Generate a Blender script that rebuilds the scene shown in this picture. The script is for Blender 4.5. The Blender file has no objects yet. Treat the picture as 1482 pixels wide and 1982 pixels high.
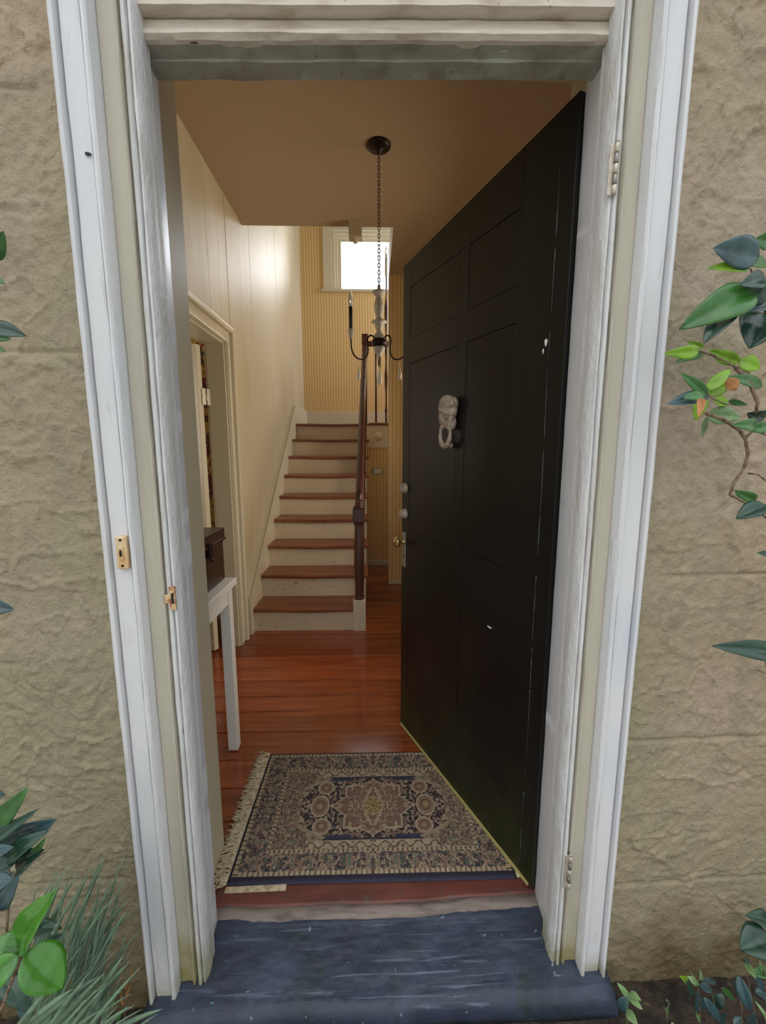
import bpy, bmesh, math, random
import numpy as np
from mathutils import Vector, Matrix, Euler
C = bpy.context.scene.collection
PI = math.pi
# ------------------------------------------------------------------ camera
IMG_W, IMG_H, F_PX, CAM_H = 1482.0, 1982.0, 797.0, 1.34
PITCH, YAW = math.radians(8.5), math.radians(1.37)
cam_d = bpy.data.cameras.new('camera'); cam = bpy.data.objects.new('camera', cam_d); C.objects.link(cam)
cam_d.sensor_fit = 'VERTICAL'; cam_d.sensor_height = 36; cam_d.lens = 36*F_PX/IMG_H; cam_d.clip_start = .02
cam.location = (0, 0, CAM_H); cam.rotation_euler = (PI/2-PITCH, 0, -YAW)
bpy.context.scene.camera = cam
# ------------------------------------------------------------------ world and light
w = bpy.data.worlds.new('sky'); bpy.context.scene.world = w; w.use_nodes = True
nt = w.node_tree; bg = nt.nodes['Background']
tc = nt.nodes.new('ShaderNodeTexCoord'); sp = nt.nodes.new('ShaderNodeSeparateXYZ'); rp = nt.nodes.new('ShaderNodeValToRGB')
nt.links.new(tc.outputs['Generated'], sp.inputs[0]); nt.links.new(sp.outputs['Z'], rp.inputs[0]); nt.links.new(rp.outputs[0], bg.inputs[0])
rp.color_ramp.elements[0].color = (.40, .44, .42, 1); rp.color_ramp.elements[1].color = (.86, .93, 1, 1)
e_ = rp.color_ramp.elements.new(.34); e_.color = (.66, .70, .72, 1)   # overcast: brighter overhead than at the tree line
bg.inputs[1].default_value = 1.8
def lamp(name, kind, loc, rot, power, color, size=(1, 1)):
    l = bpy.data.lights.new(name, kind); l.energy = power; l.color = color
    if kind == 'AREA': l.shape = 'RECTANGLE'; l.size, l.size_y = size
    o = bpy.data.objects.new(name, l); o.location = loc; o.rotation_euler = rot; C.objects.link(o); return o
lamp('overcast_sun', 'SUN', (0, -3, 6), Euler((math.radians(38), 0, math.radians(-25))), .6, (1, .97, .92)).data.angle = math.radians(60)
lamp('stair_window_daylight', 'AREA', (-.05, 5.98, 3.75), (math.radians(90), 0, PI), 30, (.9, .95, 1), (.7, .6))
lamp('landing_window_daylight', 'AREA', (1.58, 4.95, 3.3), (0, math.radians(90), 0), 38, (.9, .94, 1), (1.1, 1.3))
lamp('side_room_fill', 'AREA', (-2.9, 2.3, 1.6), (0, math.radians(-90), 0), 16, (1, .93, .82), (1.1, 1.2))  # added fill light; the side room has no window built for it
lamp('back_hall_fill', 'AREA', (.85, 5.2, 1.3), (0, math.radians(90), 0), 3, (1, .85, .65), (.6, .6))  # added fill light
lamp('vestibule_fill', 'AREA', (1.57, 2.7, 1.6), (0, math.radians(90), 0), 33, (1, .85, .66), (1.1, .9))  # added warm fill light for the hall, set in an added window
vs = bpy.context.scene.view_settings
vs.view_transform = 'Standard'; vs.look = 'None'; vs.exposure = -.15; vs.gamma = 1; vs.use_curve_mapping = False
# ------------------------------------------------------------------ helpers
fw = np.array([math.sin(YAW)*math.cos(PITCH), math.cos(YAW)*math.cos(PITCH), -math.sin(PITCH)])
rt = np.array([math.cos(YAW), -math.sin(YAW), 0.]); up = np.cross(rt, fw)
def at(u, v, Y):
    d = fw + rt*(u-IMG_W/2)/F_PX - up*(v-IMG_H/2)/F_PX
    p = np.array([0, 0, CAM_H]) + d*(Y/d[1]); return Vector(p)
def lin(c):
    return tuple(((x/255)/12.92 if x/255 <= .04045 else ((x/255+.055)/1.055)**2.4) for x in c) + (1,)
_prm = np.random.RandomState(7).rand(65536).astype(np.float64)
def vnoise(x, y, z=0.):
    x, y, z = np.broadcast_arrays(np.asarray(x, float), np.asarray(y, float), np.asarray(z, float))
    xi, yi, zi = np.floor(x).astype(np.int64), np.floor(y).astype(np.int64), np.floor(z).astype(np.int64)
    fx, fy, fz = x-xi, y-yi, z-zi
    fx, fy, fz = fx*fx*(3-2*fx), fy*fy*(3-2*fy), fz*fz*(3-2*fz)
    h = lambda a, b, c: _prm[(a*73856093 ^ b*19349663 ^ c*83492791) & 65535]
    r = 0
    for a in (0, 1):
        for b in (0, 1):
            for c in (0, 1):
                r = r + h(xi+a, yi+b, zi+c)*(fx if a else 1-fx)*(fy if b else 1-fy)*(fz if c else 1-fz)
    return r*2-1
def fbm(x, y, z=0., o=4):
    r, a = 0, 1.
    for k in range(o):
        r = r + a*vnoise(x*2**k+17*k, y*2**k+5*k, np.asarray(z)*2**k+11*k); a *= .5
    return r
def mk(name, verts, faces, m=None, parent=None, smooth=False, kind=None):
    me = bpy.data.meshes.new(name); me.from_pydata([tuple(map(float, v)) for v in verts], [], faces); me.update()
    o = bpy.data.objects.new(name, me); C.objects.link(o)
    if m is not None:
        for q in (m if isinstance(m, (list, tuple)) else [m]): me.materials.append(q)
    if parent: o.parent = parent
    if smooth: me.polygons.foreach_set('use_smooth', [True]*len(me.polygons))
    if kind: o['kind'] = kind
    return o
def tag(o, label=None, cat=None, group=None, kind=None):
    if label: o['label'] = label
    if cat: o['category'] = cat
    if group: o['group'] = group
    if kind: o['kind'] = kind
    return o
def empty(name, loc=(0, 0, 0), rz=0):
    o = bpy.data.objects.new(name, None); o.location = loc; o.rotation_euler = (0, 0, rz); o.empty_display_size = .05
    C.objects.link(o); return o
def boxvf(a, b):
    (x0, y0, z0), (x1, y1, z1) = a, b
    v = [(x0, y0, z0), (x1, y0, z0), (x1, y1, z0), (x0, y1, z0), (x0, y0, z1), (x1, y0, z1), (x1, y1, z1), (x0, y1, z1)]
    return v, [(0, 3, 2, 1), (4, 5, 6, 7), (0, 1, 5, 4), (1, 2, 6, 5), (2, 3, 7, 6), (3, 0, 4, 7)]
class MB:
    def __init__(s): s.v, s.f = [], []
    def add(s, v, f): n = len(s.v); s.v += list(v); s.f += [tuple(i+n for i in q) for q in f]; return s
    def box(s, a, b): return s.add(*boxvf(a, b))
    def tube(s, pts, r, n=8, cap=True, flat=1.):
        pts = [Vector(p) for p in pts]; rs = r if isinstance(r, (list, tuple)) else [r]*len(pts)
        v, f = [], []; prev = None
        for i, p in enumerate(pts):
            t = (pts[min(i+1, len(pts)-1)]-pts[max(i-1, 0)]).normalized()
            if prev is None:
                a = Vector((0, 0, 1)) if abs(t.z) < .9 else Vector((1, 0, 0))
                prev = t.cross(a).normalized()
            n1 = (prev - t*prev.dot(t)).normalized(); prev = n1; n2 = t.cross(n1)
            for k in range(n):
                an = 2*PI*k/n; v.append(p + n1*math.cos(an)*rs[i] + n2*math.sin(an)*rs[i]*flat)
        for i in range(len(pts)-1):
            for k in range(n):
                f.append((i*n+k, i*n+(k+1) % n, (i+1)*n+(k+1) % n, (i+1)*n+k))
        if cap: f.append(tuple(range(n))[::-1]); f.append(tuple((len(pts)-1)*n+k for k in range(n)))
        return s.add(v, f)
    def lathe(s, prof, c=(0, 0, 0), n=20, axis='z'):
        v, f = [], []
        for (r, h) in prof:
            for k in range(n):
                a = 2*PI*k/n; x, y = r*math.cos(a), r*math.sin(a)
                v.append({'z': (c[0]+x, c[1]+y, c[2]+h), 'y': (c[0]+x, c[1]+h, c[2]+y), 'x': (c[0]+h, c[1]+x, c[2]+y)}[axis])
        m = len(prof)
        for i in range(m-1):
            for k in range(n): f.append((i*n+k, i*n+(k+1) % n, (i+1)*n+(k+1) % n, (i+1)*n+k))
        f.append(tuple(range(n))[::-1]); f.append(tuple((m-1)*n+k for k in range(n)))
        return s.add(v, f)
    def build(s, name, m, parent=None, smooth=False, bevel=0, kind=None, tf=None):
        v = s.v if tf is None else [tf(Vector(p)) for p in s.v]
        o = mk(name, v, s.f, m, parent, smooth, kind)
        bm = bmesh.new(); bm.from_mesh(o.data); bmesh.ops.recalc_face_normals(bm, faces=bm.faces); bm.to_mesh(o.data); bm.free()
        if bevel:
            b = o.modifiers.new('b', 'BEVEL'); b.width = bevel; b.segments = 2; b.limit_method = 'ANGLE'
            b.angle_limit = math.radians(40)
        return o
def bx(name, a, b, m, parent=None, bevel=.002, kind=None): return MB().box(a, b).build(name, m, parent, bevel=bevel, kind=kind)
def smooth_angle(o, deg=30):
    me = o.data; me.polygons.foreach_set('use_smooth', [True]*len(me.polygons))
    try: me.set_sharp_from_angle(angle=math.radians(deg))
    except Exception: pass
    return o
# ------------------------------------------------------------------ materials
def mat(name, color, rough=.5, metal=0, spec=.5, coat=0, noise=None, bump=None, trans=0):
    """noise: list of (scale(xyz), color2, lo, hi) ; bump: list of (scale(xyz), strength, distance)"""
    m = bpy.data.materials.new(name); m.use_nodes = True; t = m.node_tree; b = t.nodes['Principled BSDF']
    b.inputs['Base Color'].default_value = lin(color); b.inputs['Roughness'].default_value = rough
    b.inputs['Metallic'].default_value = metal; b.inputs['Specular IOR Level'].default_value = spec
    b.inputs['Coat Weight'].default_value = coat; b.inputs['Transmission Weight'].default_value = trans
    tcn = t.nodes.new('ShaderNodeTexCoord'); L = t.links
    def ns(scale, detail=5, dist=0.):
        mp = t.nodes.new('ShaderNodeMapping'); mp.inputs['Scale'].default_value = scale if isinstance(scale, tuple) else (scale,)*3
        L.new(tcn.outputs['Object'], mp.inputs[0]); n = t.nodes.new('ShaderNodeTexNoise'); n.inputs['Scale'].default_value = 1
        n.inputs['Detail'].default_value = detail; n.inputs['Distortion'].default_value = dist
        L.new(mp.outputs[0], n.inputs[0]); return n.outputs[0]
    cur = None
    for (sc, c2, lo, hi) in (noise or []):
        r = t.nodes.new('ShaderNodeMapRange'); r.inputs[1].default_value = lo; r.inputs[2].default_value = hi
        L.new(ns(sc, 6, .4), r.inputs[0])
        mx = t.nodes.new('ShaderNodeMix'); mx.data_type = 'RGBA'; L.new(r.outputs[0], mx.inputs[0])
        if cur is None: mx.inputs[6].default_value = lin(color)
        else: L.new(cur, mx.inputs[6])
        mx.inputs[7].default_value = lin(c2); cur = mx.outputs[2]
    if cur is not None: L.new(cur, b.inputs['Base Color'])
    pn = None
    for (sc, st, ds) in (bump or []):
        bp = t.nodes.new('ShaderNodeBump'); bp.inputs['Strength'].default_value = st; bp.inputs['Distance'].default_value = ds
        L.new(ns(sc, 8, .6), bp.inputs['Height'])
        if pn is not None: L.new(pn, bp.inputs['Normal'])
        pn = bp.outputs[0]
    if pn is not None: L.new(pn, b.inputs['Normal'])
    m['c'] = 1
    return m
def ramp_z(m, z0, z1, color, ncol=(9, 9, 9), amt=.9):
    """grime of its own (algae, splash dirt), on stucco also painted light falloff, mixed in below a noisy height"""
    t = m.node_tree; b = t.nodes['Principled BSDF']; L = t.links
    g = t.nodes.new('ShaderNodeNewGeometry'); s = t.nodes.new('ShaderNodeSeparateXYZ'); L.new(g.outputs['Position'], s.inputs[0])
    n = t.nodes.new('ShaderNodeTexNoise'); n.inputs['Scale'].default_value = ncol[0]; n.inputs['Detail'].default_value = 8; L.new(g.outputs['Position'], n.inputs[0])
    ma = t.nodes.new('ShaderNodeMath'); ma.operation = 'MULTIPLY_ADD'; ma.inputs[1].default_value = -(z1-z0)*2.2; L.new(n.outputs[0], ma.inputs[0]); L.new(s.outputs['Z'], ma.inputs[2])
    r = t.nodes.new('ShaderNodeMapRange'); r.inputs[1].default_value = z0-(z1-z0)*1.1; r.inputs[2].default_value = z1-(z1-z0)*1.1
    r.inputs[3].default_value = amt; r.inputs[4].default_value = 0; L.new(ma.outputs[0], r.inputs[0])
    mx = t.nodes.new('ShaderNodeMix'); mx.data_type = 'RGBA'; L.new(r.outputs[0], mx.inputs[0])
    src = b.inputs['Base Color'].links[0].from_socket if b.inputs['Base Color'].links else None
    if src: L.new(src, mx.inputs[6])
    else: mx.inputs[6].default_value = b.inputs['Base Color'].default_value
    mx.inputs[7].default_value = lin(color); L.new(mx.outputs[2], b.inputs['Base Color'])
    return m
M = {}
M['stucco'] = mat('stucco', (170, 148, 122), .7, noise=[((1.6, 1.6, 1.1), (150, 140, 112), .42, .62), (2.6, (176, 154, 138), .5, .75), ((14, 14, 9), (146, 130, 108), .5, .75)],
                  bump=[((38, 38, 22), .8, .012), ((110, 110, 130), .6, .005)])
ramp_z(M['stucco'], .2, 2.0, (142, 136, 108), (1.5,), .6)  # olive algae stain, also painted light falloff down the lower wall
ramp_z(M['stucco'], -.10, .12, (92, 76, 42), (7,), .9)
M['white'] = mat('white_gloss_paint', (218, 216, 218), .38, noise=[((12, 12, 2.5), (200, 204, 214), .5, .8), ((60, 60, 6), (200, 196, 192), .64, .74)],
                 bump=[((70, 70, 14), .25, .003), ((25, 25, 60), .18, .002)])
ramp_z(M['white'], -.08, .03, (150, 142, 96), (12,), .75)
M['beige'] = mat('beige_grey_paint', (190, 182, 166), .4, noise=[((9, 9, 3), (178, 172, 156), .5, .8)], bump=[((60, 60, 14), .2, .002)])
ramp_z(M['beige'], -.08, .16, (138, 128, 52), (10,), .95)
M['peel'] = mat('peeling_white_paint', (214, 212, 212), .45, noise=[((40, 40, 6), (198, 190, 182), .5, .7), ((90, 90, 12), (120, 112, 104), .72, .75)],
                bump=[((60, 60, 22), .6, .005), ((140, 140, 60), .6, .003)])
ramp_z(M['peel'], -.08, .12, (140, 136, 60), (10,), .9)
M['soffit'] = mat('weathered_grey_paint', (160, 156, 144), .55, noise=[(14, (128, 122, 106), .45, .7), (7, (178, 178, 166), .5, .7), (22, (120, 96, 78), .66, .74)], bump=[(40, .6, .004)])
M['header'] = mat('cream_header_paint', (212, 200, 186), .5, noise=[((8, 30, 30), (182, 164, 146), .5, .7), (30, (120, 98, 80), .68, .74)], bump=[(50, .5, .004)])
M['inner'] = mat('cream_interior_paint', (200, 186, 158), .4, bump=[(30, .1, .002)])
M['trimin'] = mat('ivory_trim_paint', (216, 206, 180), .35, bump=[((40, 40, 12), .12, .002)])
M['board'] = mat('ivory_board_paint', (208, 196, 168), .5, noise=[((3, 3, 1), (200, 186, 150), .45, .7)], bump=[((12, 3.5, 1.5), .5, .012), ((5, 12, 3), .12, .004)])
M['ceil'] = mat('cream_ceiling_paint', (180, 158, 128), .7, bump=[(8, .08, .004)])
M['riser'] = mat('ivory_riser_paint', (220, 204, 176), .35, noise=[((14, 14, 30), (176, 160, 130), .64, .7), ((26, 26, 60), (80, 62, 48), .73, .76)])
M['tread'] = mat('red_brown_tread', (146, 90, 60), .32, noise=[((2.5, 30, 30), (112, 60, 40), .4, .7)], bump=[((4, 60, 60), .1, .001)])
M['dark_wood'] = mat('dark_mahogany', (84, 48, 40), .34, noise=[((20, 20, 3), (52, 26, 22), .4, .7)], coat=.1)
M['iron'] = mat('bronze_metal', (46, 32, 28), .4, .6)
M['brass'] = mat('aged_brass', (190, 160, 110), .35, .9, noise=[(40, (130, 100, 60), .5, .7)])
M['ivbrass'] = mat('ivory_brass', (224, 198, 156), .4, .3, noise=[((30, 30, 12), (214, 160, 96), .48, .7)])
M['rust'] = mat('rusty_brass', (226, 192, 148), .45, .4, noise=[(90, (160, 84, 40), .45, .6)])
M['hinge'] = mat('old_hinge_metal', (200, 190, 174), .4, .4, noise=[(60, (150, 128, 106), .5, .8)])
M['steel'] = mat('dull_nickel', (150, 146, 138), .4, .7)
M['black'] = mat('black', (12, 10, 9), .6)
M['pewter'] = mat('weathered_stone_metal', (168, 150, 134), .5, .1, noise=[(60, (128, 114, 102), .5, .7)])
M['door'] = mat('black_door_paint', (17, 14, 12), .36, spec=.36, noise=[((5, 5, 1.2), (24, 25, 20), .5, .75), ((70, 70, 5), (54, 56, 50), .73, .79)], bump=[((30, 30, 6), .28, .003)])
ramp_z(M['door'], -.05, .42, (46, 50, 22), (4,), .8)
M['strip'] = mat('yellowed_weatherstrip', (176, 164, 104), .5)
M['slate'] = mat('blue_grey_step_paint', (46, 52, 66), .42, spec=.35, noise=[((6, 9, 6), (60, 68, 84), .42, .65), (9, (38, 48, 44), .56, .72), ((4, 110, 30), (96, 106, 122), .60, .72), ((40, 60, 30), (130, 140, 150), .69, .74), ((30, 40, 30), (92, 150, 150), .745, .77)],
                 bump=[((10, 60, 30), .35, .003), (120, .3, .002)])
M['stepbase'] = mat('damp_concrete', (70, 62, 50), .8, noise=[(14, (104, 104, 80), .5, .7)], bump=[(40, .6, .006)])
M['thresh'] = mat('worn_red_threshold', (108, 58, 48), .5, noise=[((5, 30, 30), (84, 46, 38), .45, .7), (30, (92, 76, 68), .58, .75)], bump=[((8, 60, 30), .4, .003)])
M['threshedge'] = mat('bare_grey_wood', (132, 118, 108), .7, noise=[((9, 40, 40), (96, 84, 76), .45, .65)], bump=[((8, 60, 60), .7, .004)])
M['soil'] = mat('damp_soil', (64, 52, 40), .9, noise=[(20, (38, 30, 24), .45, .6), (50, (104, 88, 60), .65, .75)], bump=[(30, .9, .02)])
M['table'] = mat('white_table_paint', (226, 222, 214), .4)
M['boxwood'] = mat('dark_box_wood', (66, 40, 28), .35, noise=[((24, 5, 24), (44, 26, 20), .4, .7)])
M['glass'] = None
g = bpy.data.materials.new('clear_glass'); g.use_nodes = True; t = g.node_tree; t.nodes.clear()
o_ = t.nodes.new('ShaderNodeOutputMaterial'); mx = t.nodes.new('ShaderNodeMixShader'); tr = t.nodes.new('ShaderNodeBsdfTransparent'); gl = t.nodes.new('ShaderNodeBsdfGlossy'); fr = t.nodes.new('ShaderNodeFresnel')
gl.inputs['Roughness'].default_value = .02; t.links.new(fr.outputs[0], mx.inputs[0]); t.links.new(tr.outputs[0], mx.inputs[1]); t.links.new(gl.outputs[0], mx.inputs[2]); t.links.new(mx.outputs[0], o_.inputs[0])
M['glass'] = g
M['crystal'] = mat('frosted_drop_glass', (226, 216, 200), .25, trans=.15)
M['bulb'] = mat('bulb_glass', (240, 238, 230), .08, trans=.6)
M['turned'] = mat('chalky_white_turning', (196, 188, 172), .6, noise=[(60, (168, 156, 138), .5, .7)])
M['plate'] = mat('white_plastic', (232, 230, 222), .4)
M['fringe'] = mat('cream_fringe', (204, 188, 156), .85, noise=[(60, (168, 148, 118), .45, .65)])
M['stem'] = mat('brown_stem', (128, 106, 84), .7, noise=[(90, (90, 66, 50), .5, .6)])
M['twig'] = mat('dry_twig', (150, 108, 78), .8)
for k, c, r in (('leaf_dark', (34, 66, 50), .28), ('leaf_mid', (62, 112, 50), .3), ('leaf_light', (128, 172, 34), .35), ('leaf_gloss', (70, 130, 38), .14), ('leaf_blue', (58, 84, 88), .25),
                ('leaf_pale', (134, 164, 110), .35), ('leaf_brown', (178, 120, 70), .6), ('blade', (120, 146, 120), .45)):
    M[k] = mat(k, c, r, spec=.6, noise=[(30, tuple(int(x*.78) for x in c), .45, .7)], bump=[((60, 60, 60), .12, .001)])
    b = M[k].node_tree.nodes['Principled BSDF']; b.inputs['Subsurface Weight'].default_value = 0
def stripes(name, base, line, period, axis='X'):
    m = mat(name, base, .6); t = m.node_tree; b = t.nodes['Principled BSDF']; L = t.links
    tc_ = t.nodes.new('ShaderNodeTexCoord'); s = t.nodes.new('ShaderNodeSeparateXYZ'); L.new(tc_.outputs['Object'], s.inputs[0])
    a = t.nodes.new('ShaderNodeMath'); a.operation = 'MULTIPLY'; a.inputs[1].default_value = 2*PI/period; L.new(s.outputs[axis], a.inputs[0])
    c = t.nodes.new('ShaderNodeMath'); c.operation = 'SINE'; L.new(a.outputs[0], c.inputs[0])
    r = t.nodes.new('ShaderNodeMapRange'); r.inputs[1].default_value = .1; r.inputs[2].default_value = .7; L.new(c.outputs[0], r.inputs[0])
    mx = t.nodes.new('ShaderNodeMix'); mx.data_type = 'RGBA'; mx.inputs[6].default_value = lin(base); mx.inputs[7].default_value = lin(line)
    L.new(r.outputs[0], mx.inputs[0]); L.new(mx.outputs[2], b.inputs['Base Color']); return m
M['paper'] = stripes('striped_wallpaper', (230, 200, 144), (208, 170, 108), .036)
M['papery'] = stripes('striped_wallpaper_side', (230, 200, 144), (208, 170, 108), .036, 'Y')
M['floral'] = mat('floral_wallpaper', (186, 150, 60), .6, noise=[(14, (120, 40, 30), .5, .54), (22, (60, 60, 34), .56, .6), (18, (226, 200, 130), .6, .64)])
# plank floor : colour varies per board through its own random
def plank_mat():
    m = mat('varnished_floor', (158, 80, 40), .2, coat=.2, noise=[((1.6, 22, 4), (124, 58, 30), .35, .7), ((4, 70, 4), (176, 96, 50), .55, .8)], bump=[((3, 40, 3), .12, .001), ((2, 5, 2), .15, .004)])
    t = m.node_tree; b = t.nodes['Principled BSDF']; L = t.links
    oi = t.nodes.new('ShaderNodeObjectInfo'); r = t.nodes.new('ShaderNodeMapRange'); r.inputs[3].default_value = .72; r.inputs[4].default_value = 1.18; L.new(oi.outputs['Random'], r.inputs[0])
    hs = t.nodes.new('ShaderNodeHueSaturation'); L.new(r.outputs[0], hs.inputs['Value']); L.new(b.inputs['Base Color'].links[0].from_socket, hs.inputs['Color']); L.new(hs.outputs[0], b.inputs['Base Color']); return m
M['plank'] = plank_mat()
# ------------------------------------------------------------------ the front of the house (its plane turned 1.2 degrees from the hall)
FA = math.radians(1.2); PV = Vector((-.5, .9, 0))
FM = Matrix.Translation(PV) @ Matrix.Rotation(FA, 4, 'Z') @ Matrix.Translation(-PV)
def fac(o): o.matrix_world = FM; return o
XC = .02
def hz(x): return .033*(x+.455)/.95          # the head of the old frame climbs to the right
SLOPE = lambda y: -.012 - .26*max(0, 1.02-y)  # top of the sloping step
# stucco skins : real relief, scored joints
def skin(x0, x1, z0, z1, fine_from_left, joints, seed):
    n1 = int(.42/.004); n2 = max(2, int((x1-x0-.42)/.03))
    xs = np.concatenate([np.linspace(x0, x0+.42, n1), np.linspace(x0+.42, x1, n2)[1:]]) if fine_from_left else np.concatenate([np.linspace(x0, x1-.42, n2)[:-1], np.linspace(x1-.42, x1, n1)])
    zs = np.concatenate([np.arange(z0, 2.4, .005), np.arange(2.4, z1, .04)]); X, Z = np.meshgrid(xs, zs)
    wq = fbm(X*3+seed, Z*3, 0, 3)
    d = .010 + .0030*fbm(X*9+seed, Z*7, 0, 4) + .0042*np.abs(fbm(X*22+wq*2, Z*26+seed+wq*2, 0, 4))*(.4+.6*np.clip(wq+.6, 0, 1.4)) + .0010*fbm(X*70, Z*70+seed, 0, 3)
    r = 1-np.abs(fbm(X*8+wq, Z*11+seed*2, 5, 4)); d += .0050*np.clip((r-.88)/.12, 0, 1)**2
    for (jz, jw, ja, jb) in joints:
        on = np.clip((X-ja)/.02, 0, 1)*np.clip((jb-X)/.02, 0, 1)*(.55+.45*np.clip(fbm(X*14, Z*0+jz*9, 1, 2)+.5, 0, 1)); d -= on*.009*np.exp(-((Z-jz-.003*np.sin(X*7))/jw)**2)
    Yv = .908 - d; nx, nz = len(xs), len(zs)
    V = np.stack([X, Yv, Z], -1).reshape(-1, 3)
    F = [(i*nx+j, i*nx+j+1, (i+1)*nx+j+1, (i+1)*nx+j) for i in range(nz-1) for j in range(nx-1)]
    return V.tolist(), F
wf = MB()
v, f = skin(-3.4, XC-.592, -.3, 5.5, False, [(2.005, .004, -.9, -.615), (1.535, .004, -1.2, -.58), (.28, .005, -1.2, -.6), (.86, .004, -2, -.8)], 3.)
wf.add(v, f)
v, f = skin(XC+.592, 3.2, -.3, 5.5, True, [(1.05, .003, .66, 1.4), (.62, .004, .62, 1.4), (.20, .005, .6, 1.4), (1.95, .004, .8, 1.4)], 8.)
wf.add(v, f); nskin = len(wf.f)
wf.box((XC-.60, .901, 2.42), (XC+.60, .93, 5.46))                       # above the frame
wf.box((-3.4, .925, -.3), (XC-.53, 1.13, 5.46)); wf.box((-3.4, 1.03, -.3), (-.505, 1.234, 3.3))
wf.box((XC+.53, .925, -.3), (3.2, 1.13, 5.46)); wf.box((XC+.525, 1.085, -.3), (2.4, 1.234, 3.3))
wf.box((-.506, .93, 2.32), (XC+.53, 1.234, 2.9)); wf.box((XC-.54, .93, 2.5), (XC+.54, 1.13, 5.46))
wall = mk('wall_front', wf.v, wf.f, [M['stucco'], M['inner']], smooth=False, kind='structure')
mi = np.zeros(len(wf.f), dtype=np.int32); mi[nskin+6:] = 1; wall.data.polygons.foreach_set('material_index', mi)
sm = np.zeros(len(wf.f), dtype=bool); sm[:nskin] = True; wall.data.polygons.foreach_set('use_smooth', sm); fac(wall)
# jamb mouldings : profile (half width, y) swept upward, hand-painted unevenness
def jamb(name, prof, side, z0, z1, m, amp=.0007, kind='structure', parent=None):
    n = 150; zs = np.linspace(0, 1, n); V = []; k = len(prof)
    for i, q in enumerate(zs):
        for j, (h, y) in enumerate(prof):
            zb = SLOPE(y) - .008; z = zb + (z1-zb)*q if z0 is None else z0+(z1-z0)*q
            a = amp*(fbm(z*9+j*3.1, side*7+j, 0, 3)); b_ = amp*(fbm(z*13+j*5.7, side*3+j, 9, 4))
            fade = 0 if j in (0, k-1) else 1
            V.append((XC+side*(h+a*fade), y+b_*fade*1.3, z))
    F = []
    for i in range(n-1):
        for j in range(k):
            jn = (j+1) % k; q = (i*k+j, i*k+jn, (i+1)*k+jn, (i+1)*k+j); F.append(q)
    F.append(tuple(range(k))); F.append(tuple((n-1)*k+j for j in range(k)))
    o = MB().add(V, F).build(name, m, parent); smooth_angle(o, 30)
    if kind: o['kind'] = kind
    return fac(o) if parent is None else o
P_OUT = [(.530, .93), (.596, .93), (.598, .880), (.596, .870), (.591, .866), (.587, .869), (.5858, .888), (.5828, .889), (.581, .879), (.546, .880), (.5450, .889), (.542, .888), (.5395, .871), (.535, .870), (.531, .874), (.529, .886)]
P_BEI = [(.470, .96), (.531, .96), (.531, .906), (.527, .902), (.510, .903), (.496, .902), (.4945, .8955), (.4915, .8945), (.4895, .898), (.4885, .914), (.484, .914), (.4825, .96)]
P_BEAD = [(.460, .955), (.484, .955), (.485, .903), (.482, .896), (.478, .892), (.474, .895), (.4730, .901), (.4718, .908), (.470, .899), (.465, .898), (.463, .902), (.459, .912), (.458, .930), (.461, .940)]
P_REV = [(.545, 1.03), (.545, .94), (.482, .94), (.476, .948), (.475, .955), (.475, 1.018), (.478, 1.024), (.484, 1.03)]
P_REVR = [(.545, 1.058), (.545, .94), (.470, .94), (.4655, .944), (.465, .952), (.468, .960), (.475, .966), (.475, 1.045), (.478, 1.052), (.484, 1.058)]
tr = {}
for side, s in ((-1, 0), (1, 4)):
    tr[s+1] = jamb('trim_%d' % (s+1), P_OUT, side, None, 2.30, M['white'], .0005)
    tr[s+2] = jamb('trim_%d' % (s+2), P_BEI, side, None, 2.30, M['beige'], .0006)
    tr[s+3] = jamb('trim_%d' % (s+3), P_BEAD, side, None, 2.30, M['peel'], .0006)
    tr[s+4] = jamb('trim_%d' % (s+4), P_REV if side < 0 else P_REVR, side, None, 2.30, M['white'], .0006)
# the head of the frame
def headpiece(name, prof, m, x0, x1, amp=.0008):
    n = 120; V = []; k = len(prof)
    for i in range(n):
        x = x0+(x1-x0)*i/(n-1)
        for j, (y, z) in enumerate(prof): V.append((x, y+amp*fbm(x*12+j, j*3., 0, 3), z+hz(x)+amp*fbm(x*15+j*2, 7.+j, 0, 3)))
    F = [(i*k+j, i*k+(j+1) % k, (i+1)*k+(j+1) % k, (i+1)*k+j) for i in range(n-1) for j in range(k)]
    F += [tuple(range(k)), tuple((n-1)*k+j for j in range(k))]
    o = MB().add(V, F).build(name, m); smooth_angle(o, 30); o['kind'] = 'structure'; return fac(o)
headpiece('trim_9', [(.915, 2.170), (.918, 2.30), (.96, 2.30), (.96, 2.170), (.945, 2.168)], M['header'], XC-.484, XC+.484)
headpiece('trim_10', [(.938, 2.165), (.936, 2.150), (.930, 2.142), (.930, 2.136), (.938, 2.130), (.96, 2.130), (.96, 2.165)], M['header'], XC-.470, XC+.470)
headpiece('trim_11', [(.946, 2.130), (.975, 2.128), (.976, 2.124), (1.018, 2.124), (1.026, 2.130), (1.03, 2.155), (1.03, 2.33), (.946, 2.33)], M['soffit'], XC-.478, XC+.478, .0012)
o = MB().box((XC-.598, .872, 2.30), (XC+.598, .93, 2.43)).box((XC-.615, .862, 2.425), (XC+.615, .93, 2.455)).build('trim_14', M['white'], bevel=.004); o['kind'] = 'structure'; fac(o)
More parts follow.
